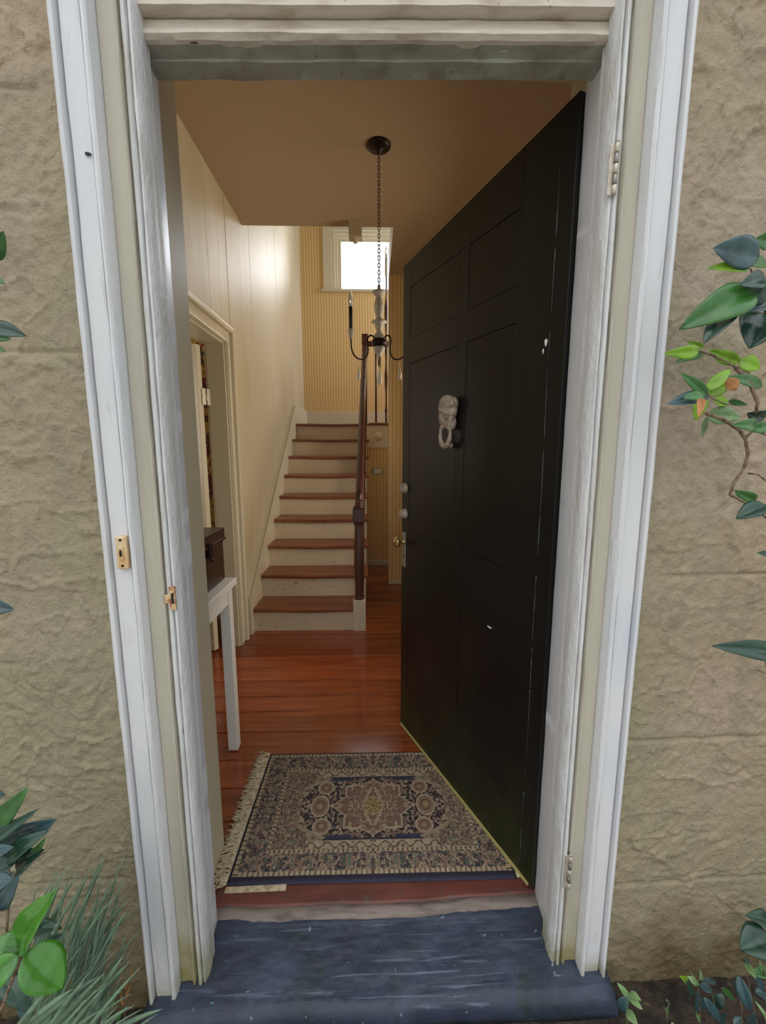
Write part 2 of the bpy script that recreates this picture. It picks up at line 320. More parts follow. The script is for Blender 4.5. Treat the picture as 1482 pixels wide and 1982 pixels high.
# chips and old screw holes in the paint
def chip(parent, u, v, Y, r, m=None, aspect=1.):
    c = FM.inverted() @ at(u, v, Y); n = 9; V = []; rr = random.Random(int(u+v))
    for dy in (0, .0012):
        for k in range(n):
            a = 2*PI*k/n; q = r*(.6+.6*rr.random()); V.append((c.x+q*math.cos(a), c.y-dy, c.z+q*math.sin(a)*aspect))
    F = [tuple(range(n)), tuple(range(n, 2*n))[::-1]]+[(k, (k+1) % n, n+(k+1) % n, n+k) for k in range(n)]
    o = MB().add(V, F).build('paint_chip', m or M['black'], parent); return o
chip(tr[1], 170, 298, .8770, .0062, aspect=.55); 
for (u, v, Y, r, a) in ((1166, 182, .9465, .0028, 1.8), (1150, 560, .9465, .0018, 2.5), (1126, 905, .9465, .003, 3.), (1113, 1160, .93, .0025, 3)): pass
# doorbell and strike plate
def doorbell():
    c = FM.inverted() @ at(238, 1069, .872)
    r = empty('doorbell'); r.matrix_world = FM @ Matrix.Translation(c)
    tag(r, 'small brass doorbell plate with a slot button on the left white door casing', 'doorbell')
    bx('back_plate', (-.0115, -.006, -.036), (.0115, .007, .036), M['ivbrass'], r, .003)
    bx('button_surround', (-.0045, -.0085, -.016), (.0045, -.005, .014), M['ivbrass'], r, .001)
    MB().lathe([(.0005, -.0035), (.0022, -.003), (.0024, 0)], n=12, axis='y').build('button', M['black'], r, True, tf=lambda p: Vector((p.x, p.y-.0075, p.z*3.4)))
    for dz in (-.028, .028): MB().lathe([(.0003, -.0012), (.0026, -.001), (.0028, .001)], (0, -.0065, dz), 12, 'y').build('screw', M['iron'], r, True)
doorbell()
def strike():
    c = FM.inverted() @ at(333, 1158, .893)
    r = empty('strike_plate'); r.matrix_world = FM @ Matrix.Translation(c)
    tag(r, 'rusty brass latch strike plate on the peeling left jamb', 'latch plate')
    bx('plate', (-.005, -.002, -.027), (.0075, .004, .027), M['rust'], r, .001)
    bx('slot', (-.001, -.0026, -.012), (.0045, -.0018, .012), M['black'], r, .0)
    bx('lip', (-.015, -.003, -.011), (-.004, .0, .009), M['rust'], r, .0012)
    for dz in (-.021, .021): MB().lathe([(.0003, -.0012), (.002, -.001), (.002, .001)], (.002, -.002, dz), 10, 'y').build('screw', M['rust'], r, True)
strike()
def old_hinge(u, v, Y, label, H=.088):
    c = FM.inverted() @ at(u, v, Y)
    r = empty('old_hinge'); r.matrix_world = FM @ Matrix.Translation(c) ; tag(r, label, 'hinge', 'old shutter hinges on the right jamb')
    bx('hinge_leaf', (-.013, .0005, -H/2), (-.001, .003, H/2), M['hinge'], r, .0008)
    for k in range(5):
        z0 = -H/2+k*H/5+.001; MB().lathe([(.0036, 0), (.0046, .0008), (.0046, H/5-.0028), (.0036, H/5-.002)], (0, -.002, z0), 14).build('knuckle', M['hinge'] if k % 2 == 0 else M['steel'], r, True)
    MB().lathe([(.002, 0), (.0042, .002), (.0028, .006), (.0004, .008)], (0, -.002, H/2), 12).build('hinge_pin', M['hinge'], r, True)
old_hinge(1190, 328, .912, 'old butt hinge left near the top of the right door frame', .095)
old_hinge(1101, 1688, .912, 'old worn brass hinge low on the right door frame', .10)
# step and threshold
def step():
    r = empty('door_step', (0, 0, 0)); r.matrix_world = FM; tag(r, 'worn sloping door step painted slate blue before the doorway', 'step')
    xs = np.linspace(-.588, .632, 200); ys = [(.829, -.125), (.828, -.102), (.829, -.090), (.832, -.078), (.838, -.069), (.845, -.063)]+[(y, None) for y in np.linspace(.853, 1.05, 60)]
    V = []; k = len(ys)
    for x in xs:
        for j, (y, z) in enumerate(ys):
            zz = z if z is not None else SLOPE(y)-.004*math.exp(-((x-.02)/.35)**2)*(1 if y < 1.0 else .6)
            e = max(0, abs(x-.022)-.575)/.035; zz -= .018*e*e
            n_ = .0010*fbm(x*10, y*40, 0, 4)+.0008*fbm(x*60, y*60, 3, 2)
            V.append((x+.002*fbm(x*3, y*30, 2, 2), y-.10*0-.004*fbm(x*6, 1, 0, 3)*(1 if j < 12 else 0), zz+n_))
    F = [(i*k+j, (i+1)*k+j, (i+1)*k+j+1, i*k+j+1) for i in range(len(xs)-1) for j in range(k-1)]
    s0 = [j for j in range(k)]; nV = len(V)
    o = mk('tread_slab', V, F, M['slate'], r, True)
    so = o.modifiers.new('s', 'SOLIDIFY'); so.thickness = .03; so.offset = -1
    bx('step_base', (-.56, .865, -.3), (.60, 1.03, -.10), M['stepbase'], r, .006)
step()
def threshold():
    r = empty('threshold'); r.matrix_world = FM; tag(r, 'worn red painted threshold board with a bare grey front edge', 'threshold')
    xs = np.linspace(-.500, .535, 160)
    def strip(name, prof, m):
        V = []; k = len(prof)
        for x in xs:
            wv = .010*math.exp(-((x-.0)/.3)**2)+.003*fbm(x*7, 2, 0, 3)
            for j, (y, z) in enumerate(prof): V.append((x, y-(wv if y < 1.06 else 0), z+.0009*fbm(x*20, y*40, 0, 3)))
        F = [(i*k+j, (i+1)*k+j, (i+1)*k+j+1, i*k+j+1) for i in range(len(xs)-1) for j in range(k-1)]
        o = mk(name, V, F, m, r, True); so = o.modifiers.new('s', 'SOLIDIFY'); so.thickness = .012; so.offset = -1
    strip('red_board', [(1.046, -.0035), (1.055, -.001), (1.075, 0), (1.095, .0), (1.115, .0)], M['thresh'])
    strip('worn_edge', [(1.015, -.028), (1.016, -.016), (1.022, -.009), (1.034, -.0055), (1.047, -.0035)], M['threshedge'])
    tip = MB().box((-.455, 1.083, .0), (-.27, 1.1, .0035)).build('filler_strip', M['fringe'], r); tip['label'] = 'pale wooden filler strip'
threshold()
# ground
gx = np.linspace(-4, 4, 200); gy = np.concatenate([np.linspace(-6, .3, 30), np.linspace(.32, .95, 60)]); V = []
for y in gy:
    for x in gx: V.append((x, y, -.115+.018*float(fbm(x*7, y*7, 0, 4))-(.05 if y < .3 else 0)))
nx = len(gx); F = [(i*nx+j, i*nx+j+1, (i+1)*nx+j+1, (i+1)*nx+j) for i in range(len(gy)-1) for j in range(nx-1)]
M['path'] = mat('pale_paving', (190, 184, 172), .7, noise=[(6, (160, 152, 138), .45, .7)])
o = bx('garden_path', (-2.2, -5, -.16), (2.2, .42, -.125), M['path'], bevel=.004); tag(o, 'pale paving in front of the step, behind the viewer', None, kind='structure')
tag(mk('ground', V, F, M['soil'], smooth=True), 'damp brown garden soil at the foot of the wall', 'ground', kind='structure')
# ------------------------------------------------------------------ hall floor
fl = empty('floor'); fl['kind'] = 'structure'
MB().box((-3.1, 1.10, -.08), (1.5, 5.9, -.022)).build('subfloor', M['black'], fl)
seams = [1.112, 1.18, 1.335, 1.484, 1.637, 1.817, 1.974, 2.107, 2.263, 2.41, 2.562, 2.725, 2.891]
while seams[-1] < 5.7: seams.append(seams[-1]+.155)
rr = random.Random(4)
for i in range(len(seams)-1):
    y0, y1 = seams[i], seams[i+1]
    cuts = [-3.05, -1.05, 1.42] if i % 3 else [-3.05, -1.05, rr.uniform(.0, .6) if y0 < 2.9 else .5, 1.42]
    for a, b_ in zip(cuts[:-1], cuts[1:]):
        sk = -.011*2; dz = rr.uniform(-.0012, .0)
        V, F_ = boxvf((a+.001, y0+.0018, -.022), (b_-.001, y1-.0018, dz))
        V = [(x, y+sk*0, z) for x, y, z in V]
        MB().add(V, F_).build('plank', M['plank'], fl, bevel=.0015)
# ------------------------------------------------------------------ left wall of boards, with the side doorway
ZC = 2.93; XL = -.93; ZT = 5.2
DY0, DY1, DZ = 1.93, 2.712, 2.005
wl = empty('wall_left'); wl['kind'] = 'structure'
ys = [1.16, 1.32, 1.62, 1.93, 2.21, 2.538, 2.712, 2.86, 3.134, 3.39, 3.656, 3.95, 4.274, 4.62, 5.016, 5.40, 5.78]
for a, b_ in zip(ys[:-1], ys[1:]):
    top = ZC+.1 if b_ <= 3.2 else ZT
    z0 = DZ if (a >= DY0-.001 and b_ <= DY1+.001) else 0
    x = XL + rr.uniform(-.0015, .0015)
    bx('board', (XL-.12, a+.0008, z0), (x, b_-.0008, top), M['board'], wl, .0022)
bx('board', (XL-.12, 2.86, ZC+.1), (XL, 3.134, ZT), M['board'], wl, .0022)
for (a, b_, c, d) in ((1.16, 2.86, ZC+.1, ZT),): bx('upper_panel', (XL-.12, a, c), (XL, b_, d), M['board'], wl, .002)
# side doorway trim
tm = empty('trim_12'); tm['kind'] = 'structure'
def casing_v(y0, sgn, z1, par):     # stepped casing board on the hall side
    MB().box((XL, min(y0, y0+sgn*.075), 0), (XL+.018, max(y0, y0+sgn*.075), DZ-.001)).build('casing_board', M['trimin'], par, bevel=.004)
    a, b_ = y0+sgn*.070, y0+sgn*.100
    MB().box((XL, min(a, b_), 0), (XL+.042, max(a, b_), DZ+.069)).build('backband', M['trimin'], par, bevel=.008)
    a, b_ = y0+sgn*.004, y0+sgn*.014
    MB().box((XL+.016, min(a, b_), 0), (XL+.026, max(a, b_), DZ+.003)).build('casing_bead', M['trimin'], par, bevel=.004)
casing_v(DY1, 1, DZ+.075, tm); casing_v(DY0, -1, DZ+.075, tm)
MB().box((XL, DY0-.075, DZ), (XL+.0175, DY1+.0745, DZ+.075)).build('head_board', M['trimin'], tm, bevel=.004)
MB().box((XL, DY0-.10, DZ+.070), (XL+.042, DY1+.10, DZ+.105)).build('head_backband', M['trimin'], tm, bevel=.008)
MB().box((XL+.016, DY0, DZ+.004), (XL+.026, DY1, DZ+.014)).build('head_bead', M['trimin'], tm, bevel=.004)
bx('jamb_lining', (XL-.105, DY1-.012, 0), (XL+.004, DY1+.004, DZ), M['trimin'], tm); bx('jamb_lining', (XL-.13, DY0-.004, 0), (XL+.004, DY0+.012, DZ), M['trimin'], tm)
bx('head_lining', (XL-.13, DY0, DZ-.012), (XL+.004, DY1, DZ+.004), M['trimin'], tm)
# the side door, swung into the next room
d2 = empty('door_2', (-1.035, 2.70, 0), math.radians(-24)); tag(d2, 'white side door swung open into the next room, edge on', 'door', kind='structure')
LX, LY = .006, -.050
bx('door_leaf', (LX-.72, LY-.038, .012), (LX, LY, 1.975), M['trimin'], d2, .002)
for (a, b_) in ((.2, .85), (1.0, 1.75)): bx('door_panel', (LX-.6, LY-.044, a), (LX-.12, LY-.036, b_), M['trimin'], d2, .004)
for hz0 in (1.62, .30):
    h = bx('hinge_plate', (LX-.004, LY-.012, hz0), (LX+.006, .012, hz0+.10), M['hinge'], d2, .001)
    MB().lathe([(.006, 0), (.006, .1)], (LX+.006, LY+.022, hz0), 12).build('hinge_barrel', M['hinge'], d2, True)
# next room
def struct_box(name, a, b, m): o = bx(name, a, b, m, bevel=0); o['kind'] = 'structure'; return o
struct_box('wall_side_room_back', (-3.1, 3.20, 0), (XL-.12, 3.3, ZC), M['floral'])
struct_box('wall_side_room_left', (-3.2, 1.1, 0), (-3.1, 3.3, ZC), M['floral'])
struct_box('wall_side_room_front', (-3.1, 1.24, 0), (XL-.12, 1.3, ZC), M['inner'])
bd = bx('baseboard_side_room', (-3.1, 3.18, 0), (XL-.12, 3.20, .16), M['trimin']); bd['kind'] = 'structure'
ch = empty('low_chest', (-1.42, 2.66, 0)); tag(ch, 'low dark red chest on a pale plinth seen through the side doorway', 'chest')
bx('chest_body', (-.30, -.26, .05), (.22, .02, .30), M['dark_wood'], ch, .006); bx('plinth', (-.31, -.27, 0), (.23, .03, .05), M['trimin'], ch, .004); bx('chest_lid', (-.31, -.27, .30), (.23, .03, .32), M['dark_wood'], ch, .005)
# ------------------------------------------------------------------ ceiling, upper floor and back
cl = MB(); cl.box((-3.1, 1.16, ZC), (XL-.1, 3.3, ZC+.2)); cl.box((XL-.1, 1.16, ZC), (.152, 3.235, ZC+.24)); cl.box((.152, 1.16, ZC), (1.5, 4.10, ZC+.24))
o = cl.build('ceiling', M['ceil']); o['kind'] = 'structure'
o = MB().box((XL-.1, 1.16, ZT), (1.7, 5.95, ZT+.1)).build('ceiling_stairwell', M['ceil']); o['kind'] = 'structure'
struct_box('wall_upper_front', (XL-.1, 1.10, ZC), (1.7, 1.2, ZT), M['board'])
# back wall with window opening
WX0, WX1, WZ0, WZ1, YB = -.52, .40, 3.395, 4.12, 5.75
bw = MB(); bw.box((XL-.1, YB, 0), (WX0, YB+.15, ZT)); bw.box((WX1, YB, 0), (1.7, YB+.15, ZT)); bw.box((WX0, YB, 0), (WX1, YB+.15, WZ0)); bw.box((WX0, YB, WZ1), (WX1, YB+.15, ZT))
o = bw.build('wall_back', M['paper']); o['kind'] = 'structure'
wn = empty('window_1', (0, YB, 0)); wn['kind'] = 'structure'
T = M['trimin']
MB().box((-.637, -.022, 3.40), (-.525, .0, 4.24)).box((.405, -.022, 3.40), (.517, 0, 4.24)).box((-.524, -.0225, 4.115), (.404, 0, 4.24)).build('window_casing', T, wn, bevel=.004)
MB().box((-.525, .0, 3.40), (-.485, .14, 4.12)).box((.365, 0, 3.40), (.405, .14, 4.12)).box((-.4845, 0.001, 4.085), (.3645, .14, 4.12)).build('window_frame', T, wn, bevel=.003)
MB().box((-.49, .03, 3.402), (-.45, .08, 4.09)).box((.33, .03, 3.402), (.37, .08, 4.09)).box((-.4495, .031, 4.05), (.3295, .08, 4.09)).build('stop_moulding', T, wn, bevel=.003)
MB().box((-.455, .055, 3.402), (-.405, .085, 4.055)).box((.285, .055, 3.402), (.335, .085, 4.055)).box((-.4045, .056, 3.402), (.2845, .085, 3.425)).box((-.4045, .056, 4.015), (.2845, .085, 4.055)).build('sash', T, wn, bevel=.003)
MB().box((-.405, .068, 3.425), (.285, .072, 4.015)).build('pane', M['glass'], wn)
bx('window_sill', (-.665, -.06, 3.375), (.545, .1, 3.402), T, wn, .005)
# right side of landing, with a second window that throws daylight on the boards
rw = MB(); rw.box((1.6, 4.2, 0), (1.7, 4.35, ZT)); rw.box((1.6, 5.55, 0), (1.7, 5.95, ZT)); rw.box((1.6, 4.35, 0), (1.7, 5.55, 2.6)); rw.box((1.6, 4.35, 4.0), (1.7, 5.55, ZT))
rw.box((1.6, 1.1, ZC), (1.7, 4.36, ZT)); rw.box((1.4, 1.1, 0), (1.6, 2.2, ZC)); rw.box((1.4, 3.2, 0), (1.6, 4.2, ZC)); rw.box((1.4, 2.2, 0), (1.6, 3.2, 1.0)); rw.box((1.4, 2.2, 2.2), (1.6, 3.2, ZC))
wn = empty('window_added', (1.4, 2.7, 0)); wn['kind'] = 'structure'  # unseen window, added to carry the vestibule fill light
MB().box((-.02, -.58, .95), (.0, -.5, 2.28)).box((-.02, .5, .95), (.0, .58, 2.28)).box((-.02, -.58, 2.2), (0, .58, 2.28)).box((.05, -.5, 1.0), (.08, -.46, 2.2)).box((.05, .46, 1.0), (.08, .5, 2.2)).box((.05, -.5, 1.58), (.08, .5, 1.62)).build('window_frame', T, wn, bevel=.003)
bx('window_sill', (-.06, -.6, .95), (.1, .6, 1.0), T, wn, .005); MB().box((.06, -.46, 1.0), (.064, .46, 2.2)).build('pane', M['glass'], wn)
o = rw.build('wall_right', M['papery']); o['kind'] = 'structure'
wn = empty('window_2', (1.6, 4.95, 0)); wn['kind'] = 'structure'
MB().box((0, -.6, 2.6), (.06, -.54, 4.0)).box((0, .54, 2.6), (.06, .6, 4.0)).box((0, -.6, 2.6), (.06, .6, 2.66)).box((0, -.6, 3.94), (.06, .6, 4.0)).box((.02, -.6, 3.28), (.05, .6, 3.33)).build('window_frame', T, wn, bevel=.003)
MB().box((.03, -.54, 2.66), (.034, .54, 3.94)).build('pane', M['glass'], wn)
# wall end beside the stair passage
wc = empty('wall_right_passage'); wc['kind'] = 'structure'
bx('wall_end', (.152, 4.03, 0), (1.4, 4.16, ZC), M['paper'], wc, .0); bx('corner_bead', (.149, 4.026, .04), (.160, 4.034, ZC), M['inner'], wc, .002)
o = bx('baseboard_passage', (.150, 4.018, 0), (1.4, 4.03, .045), T); o['kind'] = 'structure'
# ------------------------------------------------------------------ staircase
YW = 4.72
st = empty('staircase', (0, 0, 0)); tag(st, 'closed staircase with red-brown treads and ivory risers climbing to a landing', 'staircase')
R_, G_ = .183, .243; YN = 2.920
for n in range(1, 10):
    y = YN+G_*(n-1); z = R_*n; V = []; xs = np.linspace(-.888, -.045, 24) if n < 9 else np.linspace(-.888, -.045, 24)
    ye = y+G_+.045 if n < 9 else YB
    x1 = -.155 if n == 1 else -.045
    xs = np.linspace(-.888, x1, 24); prof = [(0.004, -.028), (0, -.020), (0, -.008), (.006, 0), (.06, 0), (.12, .0), (ye-y, 0), (ye-y, -.028)]
    for x in xs:
        c = math.exp(-((x+.47)/.22)**2)*.006
        for (dy, dz) in prof: V.append((x, y+dy, z+dz-(c if dy < .1 else (c*.4 if dy < .13 else 0))))
    k = len(prof); F = [(i*k+j, i*k+(j+1) % k, (i+1)*k+(j+1) % k, (i+1)*k+j) for i in range(len(xs)-1) for j in range(k)]+[tuple(range(k)), tuple((len(xs)-1)*k+j for j in range(k))]
    o = MB().add(V, F).build('tread', M['tread'], st)
    bx('riser', (-.888, y+.026, z-R_+(.0 if n > 1 else 0)), (-.152 if n == 1 else -.075, y+.044, z-.024), M['riser'], st, .001)
bx('landing_board', (-.045, YW-.03, R_*9-.028), (1.4, YB, R_*9), M['tread'], st, .006)
# skirt on the left wall
sl = (1.845-.301)/(4.87-2.91)
V = [(2.875, 0), (2.875, .30), (2.91, .301), (4.87, 1.852), (5.30, 1.862), (5.75, 1.862), (5.75, 1.5), (4.87, 1.5), (3.2, 0)]
def plate_x(name, pts, x0, x1, m, parent, bevel=.002):
    n = len(pts); v = [(x0, y, z) for y, z in pts]+[(x1, y, z) for y, z in pts]
    return MB().add(v, [tuple(range(n)), tuple(range(n, 2*n))[::-1]]+[(k, (k+1) % n, n+(k+1) % n, n+k) for k in range(n)]).build(name, m, parent, bevel=bevel)
plate_x('skirt_board', [(2.875, 0), (2.875, .285), (4.87, 1.852), (5.05, 1.865), (YB, 1.865), (YB, 1.55), (4.9, 1.5), (3.1, 0)], XL, -.888, T, st)
MB().tube([(-.887, 2.875, .286), (-.887, 4.87, 1.854)], .0045, 6).build('skirt_cap', T, st, True)
o = bx('baseboard_landing', (-.888, YB-.02, R_*9), (1.6, YB, 1.865), T); o['kind'] = 'structure'
# outer string / spandrel
pts = [(2.96, 0)]
for n in range(1, 10):
    y = YN+G_*(n-1)+.03; pts += [(y, R_*(n-1)+(0 if n > 1 else .0)), (y, R_*n-.026)]
pts = [(2.96, 0), (2.96, R_-.026)]
for n in range(2, 10): y = YN+G_*(n-1)+.03; pts += [(y, R_*(n-1)-.026), (y, R_*n-.026)]
pts += [(YW, R_*9-.026), (YW, 0)]
if pts[-3][0] > YW: pts = [p for p in pts if p[0] <= YW+.2]
plate_x('spandrel', pts[:-2]+[(4.93, R_*9-.026), (4.93, 0)], -.085, -.068, T, st, 0)
# newel
def square_taper(levels, cx, cy, n=8):
    V = []; 
    for (z, r) in levels:
        for k in range(n): a = 2*PI*(k+.5)/n; V.append((cx+r/math.cos(PI/n)*math.cos(a), cy+r/math.cos(PI/n)*math.sin(a), z))
    F = [(i*n+k, i*n+(k+1) % n, (i+1)*n+(k+1) % n, (i+1)*n+k) for i in range(len(levels)-1) for k in range(n)]+[tuple(range(n))[::-1], tuple((len(levels)-1)*n+k for k in range(n))]
    return MB().add(V, F)
NX, NY = -.106, 2.972
bx('newel_base', (-.152, 2.925, 0), (-.060, 3.02, .238), T, st, .003)
square_taper([(.236, .036), (.26, .037), (.262, .030), (.50, .038), (.62, .037), (.78, .031), (.80, .031), (.802, .034), (.812, .037), (.825, .041)], NX+.001, NY, 8).build('newel_post', M['dark_wood'], st, bevel=.002)
bx('newel_block', (NX-.042, NY-.042, .825), (NX+.042, NY+.042, .925), M['dark_wood'], st, .005)
MB().lathe([(.036, 0), (.040, .008), (.034, .018), (.026, .022), (.024, .03), (.029, .038), (.024, .048), (.012, .055)], (NX, NY, .925), 20).build('newel_cap', M['dark_wood'], st, True)
# hand rail
rp_ = [(NX, NY-.0, .955), (-.104, 3.02, 1.015), (-.102, 3.12, 1.10), (-.098, 3.84, 1.68), (-.090, 4.60, 2.295), (-.088, 4.68, 2.37), (-.087, 4.745, 2.45), (-.087, 4.765, 2.50)]
MB().tube(rp_, [.024, .026, .027, .028, .030, .032, .033, .033], 12, flat=1.).build('handrail', M['dark_wood'], st, True)
bx('landing_newel', (-.105, 4.745, 1.64), (-.065, 4.785, 2.50), M['dark_wood'], st, .003)
bx('landing_newel_block', (-.120, 4.73, 2.49), (-.052, 4.80, 2.60), M['dark_wood'], st, .005)
bx('landing_rail', (-.055, 4.745, 2.475), (.9, 4.785, 2.53), M['dark_wood'], st, .008)
for n in range(2, 9):
    y = YN+G_*(n-1)+.11; zt = .955+(y-2.972)*.80-.005
    MB().tube([(-.088, y, R_*n), (-.088, y, zt+.03)], .0105, 8).build('baluster', M['dark_wood'], st, True)
for x in (.035, .36, .55, .75): MB().tube([(x, 4.765, 1.645), (x, 4.765, 2.48)], .0105, 8).build('baluster', M['dark_wood'], st, True)
# slim turned upper post by the wall end, with a pale head
def slim_post():
    x, y = .1475, 4.72; r = empty('slim_post', (x, y, 1.647)); tag(r, 'slim dark turned post behind the wall corner reaching up past the window', 'post')
    prof = [(.010, 0), (.010, .10), (.016, .12), (.011, .16), (.008, .22), (.010, .36), (.016, .42), (.018, .50), (.012, .58), (.008, .66), (.012, .72), (.016, .80), (.012, .86), (.008, .92), (.013, 1.03), (.019, 1.14), (.019, 1.22), (.010, 1.30), (.007, 1.34), (.007, 1.53)]
    MB().lathe(prof, n=14).build('turned_shaft', M['dark_wood'], r, True)
    MB().lathe([(.008, 0), (.013, .01), (.013, .18), (.009, .19)], (0, 0, 1.53), 14).build('pale_sleeve', M['turned'], r, True)
    MB().lathe([(.008, 0), (.015, .03), (.013, .055), (.004, .10)], (0, 0, 1.72), 14).build('glass_tip', M['bulb'], r, True)
slim_post()
# pendant drop on the stairwell edge
r = empty('newel_drop', (-.120, 3.19, ZC)); tag(r, 'pale square newel drop with rounded tip hanging at the stairwell edge', 'newel drop')
bx('drop_block', (-.046, -.046, -.10), (.046, .046, 0), M['inner'], r, .003)
MB().lathe([(.040, 0), (.034, -.008), (.022, -.012), (.020, -.022), (.012, -.030), (.002, -.033)], (0, 0, -.098), 18).build('drop_tip', M['inner'], r, True)
# wall beneath the landing
ws = MB().box((-.068, YW, 0), (1.4, YW+.08, R_*9-.03)).build('wall_under_landing', M['paper']); ws['kind'] = 'structure'
fs = bx('trim_13', (-.066, YW-.014, 1.372), (1.4, YW, R_*9-.029), T); fs['kind'] = 'structure'
fs = bx('baseboard_hall_back', (-.066, YW-.014, 0), (1.4, YW, .06), T); fs['kind'] = 'structure'
r = empty('round_cover', (.060, YW-.014, 1.495)); tag(r, 'small round white cover plate on the panel under the landing', 'cover plate')
MB().lathe([(.001, -.012), (.030, -.011), (.034, -.007), (.046, -.006), (.05, 0)], n=28, axis='y').build('cover', T, r, True)
r = empty('outlet', (.044, YW, 1.106)); tag(r, 'white electrical outlet plate set sideways on striped wallpaper', 'outlet')
bx('cover_plate', (-.06, -.006, -.037), (.06, 0, .037), M['steel'], r, .003); bx('receptacle_face', (-.035, -.010, -.026), (.055, -.005, .026), M['plate'], r, .004)
for dx in (-.01, .032):
    for dz in (-.008, .008): bx('slot', (dx-.004, -.0112, dz-.0015), (dx+.004, -.0098, dz+.0015), M['black'], r, 0)
# ------------------------------------------------------------------ the black front door
P0 = Vector((.480, 1.071, 0)); DD = Vector((-.349, .78, 0)).normalized(); ang = math.atan2(DD.y, DD.x)
door = empty('door_1', P0, ang); tag(door, 'heavy black painted front door standing open to the right, green with algae low down', 'door', kind='structure')
DW = .856
def dtop(s): return 2.160-.060*s/DW
def dz_(p):     # old door head is out of square
    return Vector((p.x, p.y, p.z if p.z < 2.0 else 2.0+(p.z-2.0)*(dtop(p.x)-2.0)/.10))
D = M['door']
MB().box((.004, -.036, .018), (DW-.002, -.008, 2.10)).build('door_core', D, door, tf=dz_)
for (a, b_, zt) in ((0, .172, 2.1), (.405, .452, 2.1), (.795, DW, 2.1)): MB().box((a, -.041, .016), (b_, 0, zt)).build('stile', D, door, bevel=.0009, tf=dz_)
for (a, b_) in ((.172, .405), (.452, .795)):
    for (z0, z1) in ((.016, .24), (.78, .98), (1.70, 1.80), (2.0, 2.1)): MB().box((a+.0003, -.0408, z0), (b_-.0003, -.0001, z1)).build('rail', D, door, bevel=.0009, tf=dz_)
    for (z0, z1) in ((.24, .78), (.98, 1.70), (1.80, 2.0)): MB().box((a+.0010, -.038, z0+.0010), (b_-.0010, -.0010, z1-.0010)).build('panel', D, door, bevel=.0015, tf=dz_)
MB().box((-.003, -.043, .012), (.045, -.0+.0014, 2.1)).build('hinge_edge_strip', D, door, bevel=.002, tf=dz_)
MB().box((.01, -.03, .006), (DW-.005, .004, .018)).build('weatherstrip', M['strip'], door, bevel=.001)
for i, z in enumerate((1.174, 1.059)):
    MB().lathe([(.024, 0), (.024, .003), (.019, .006), (.019, .020), (.017, .024), (.001, .0245)], (.826, 0, z), 24, 'y').build('lock_cylinder', M['pewter'], door, True)
bx('escutcheon', (.815, 0, .812), (.848, .003, .974), M['steel'], door, .002)
MB().lathe([(.012, .002), (.012, .005), (.007, .008), (.007, .022), (.016, .026), (.024, .034), (.0255, .042), (.020, .050), (.001, .053)], (.832, 0, .93), 24, 'y').build('door_knob', M['brass'], door, True)
MB().lathe([(.004, .0), (.004, .0045)], (.832, 0, .86), 12, 'y').build('keyhole', M['black'], door, True)
M['worn'] = mat('worn_grey_edge', (74, 82, 74), .5, noise=[(30, (40, 44, 38), .45, .6)])
rw_ = random.Random(12); zc = .05
while zc < 2.05:
    z2 = min(2.08, zc+rw_.uniform(.12, .4)); n = 10
    MB().tube([(.0465+.0012*math.sin(9*z_), .0012, z_) for z_ in np.linspace(zc, z2, n)], [.0004+.0016*abs(float(fbm(z_*9, 1, 0, 2))) for z_ in np.linspace(zc, z2, n)], 5).build('worn_edge', M['worn'], door, True)
    zc = z2+rw_.uniform(.0, .05)
for (s, z, w_, h_) in ((.060, 1.62, .012, .02), (.235, .76, .028, .006), (.068, 1.60, .006, .014)):
    MB().lathe([(.001, .0006), (1, .0002), (1, 0)], (0, 0, 0), 9, 'y').build('paint_chip', M['plate'], door, tf=lambda p: Vector((s+p.x*w_/2*(.8+.3*math.sin(p.z*3)), p.y+.0004, z+p.z*h_/2)))
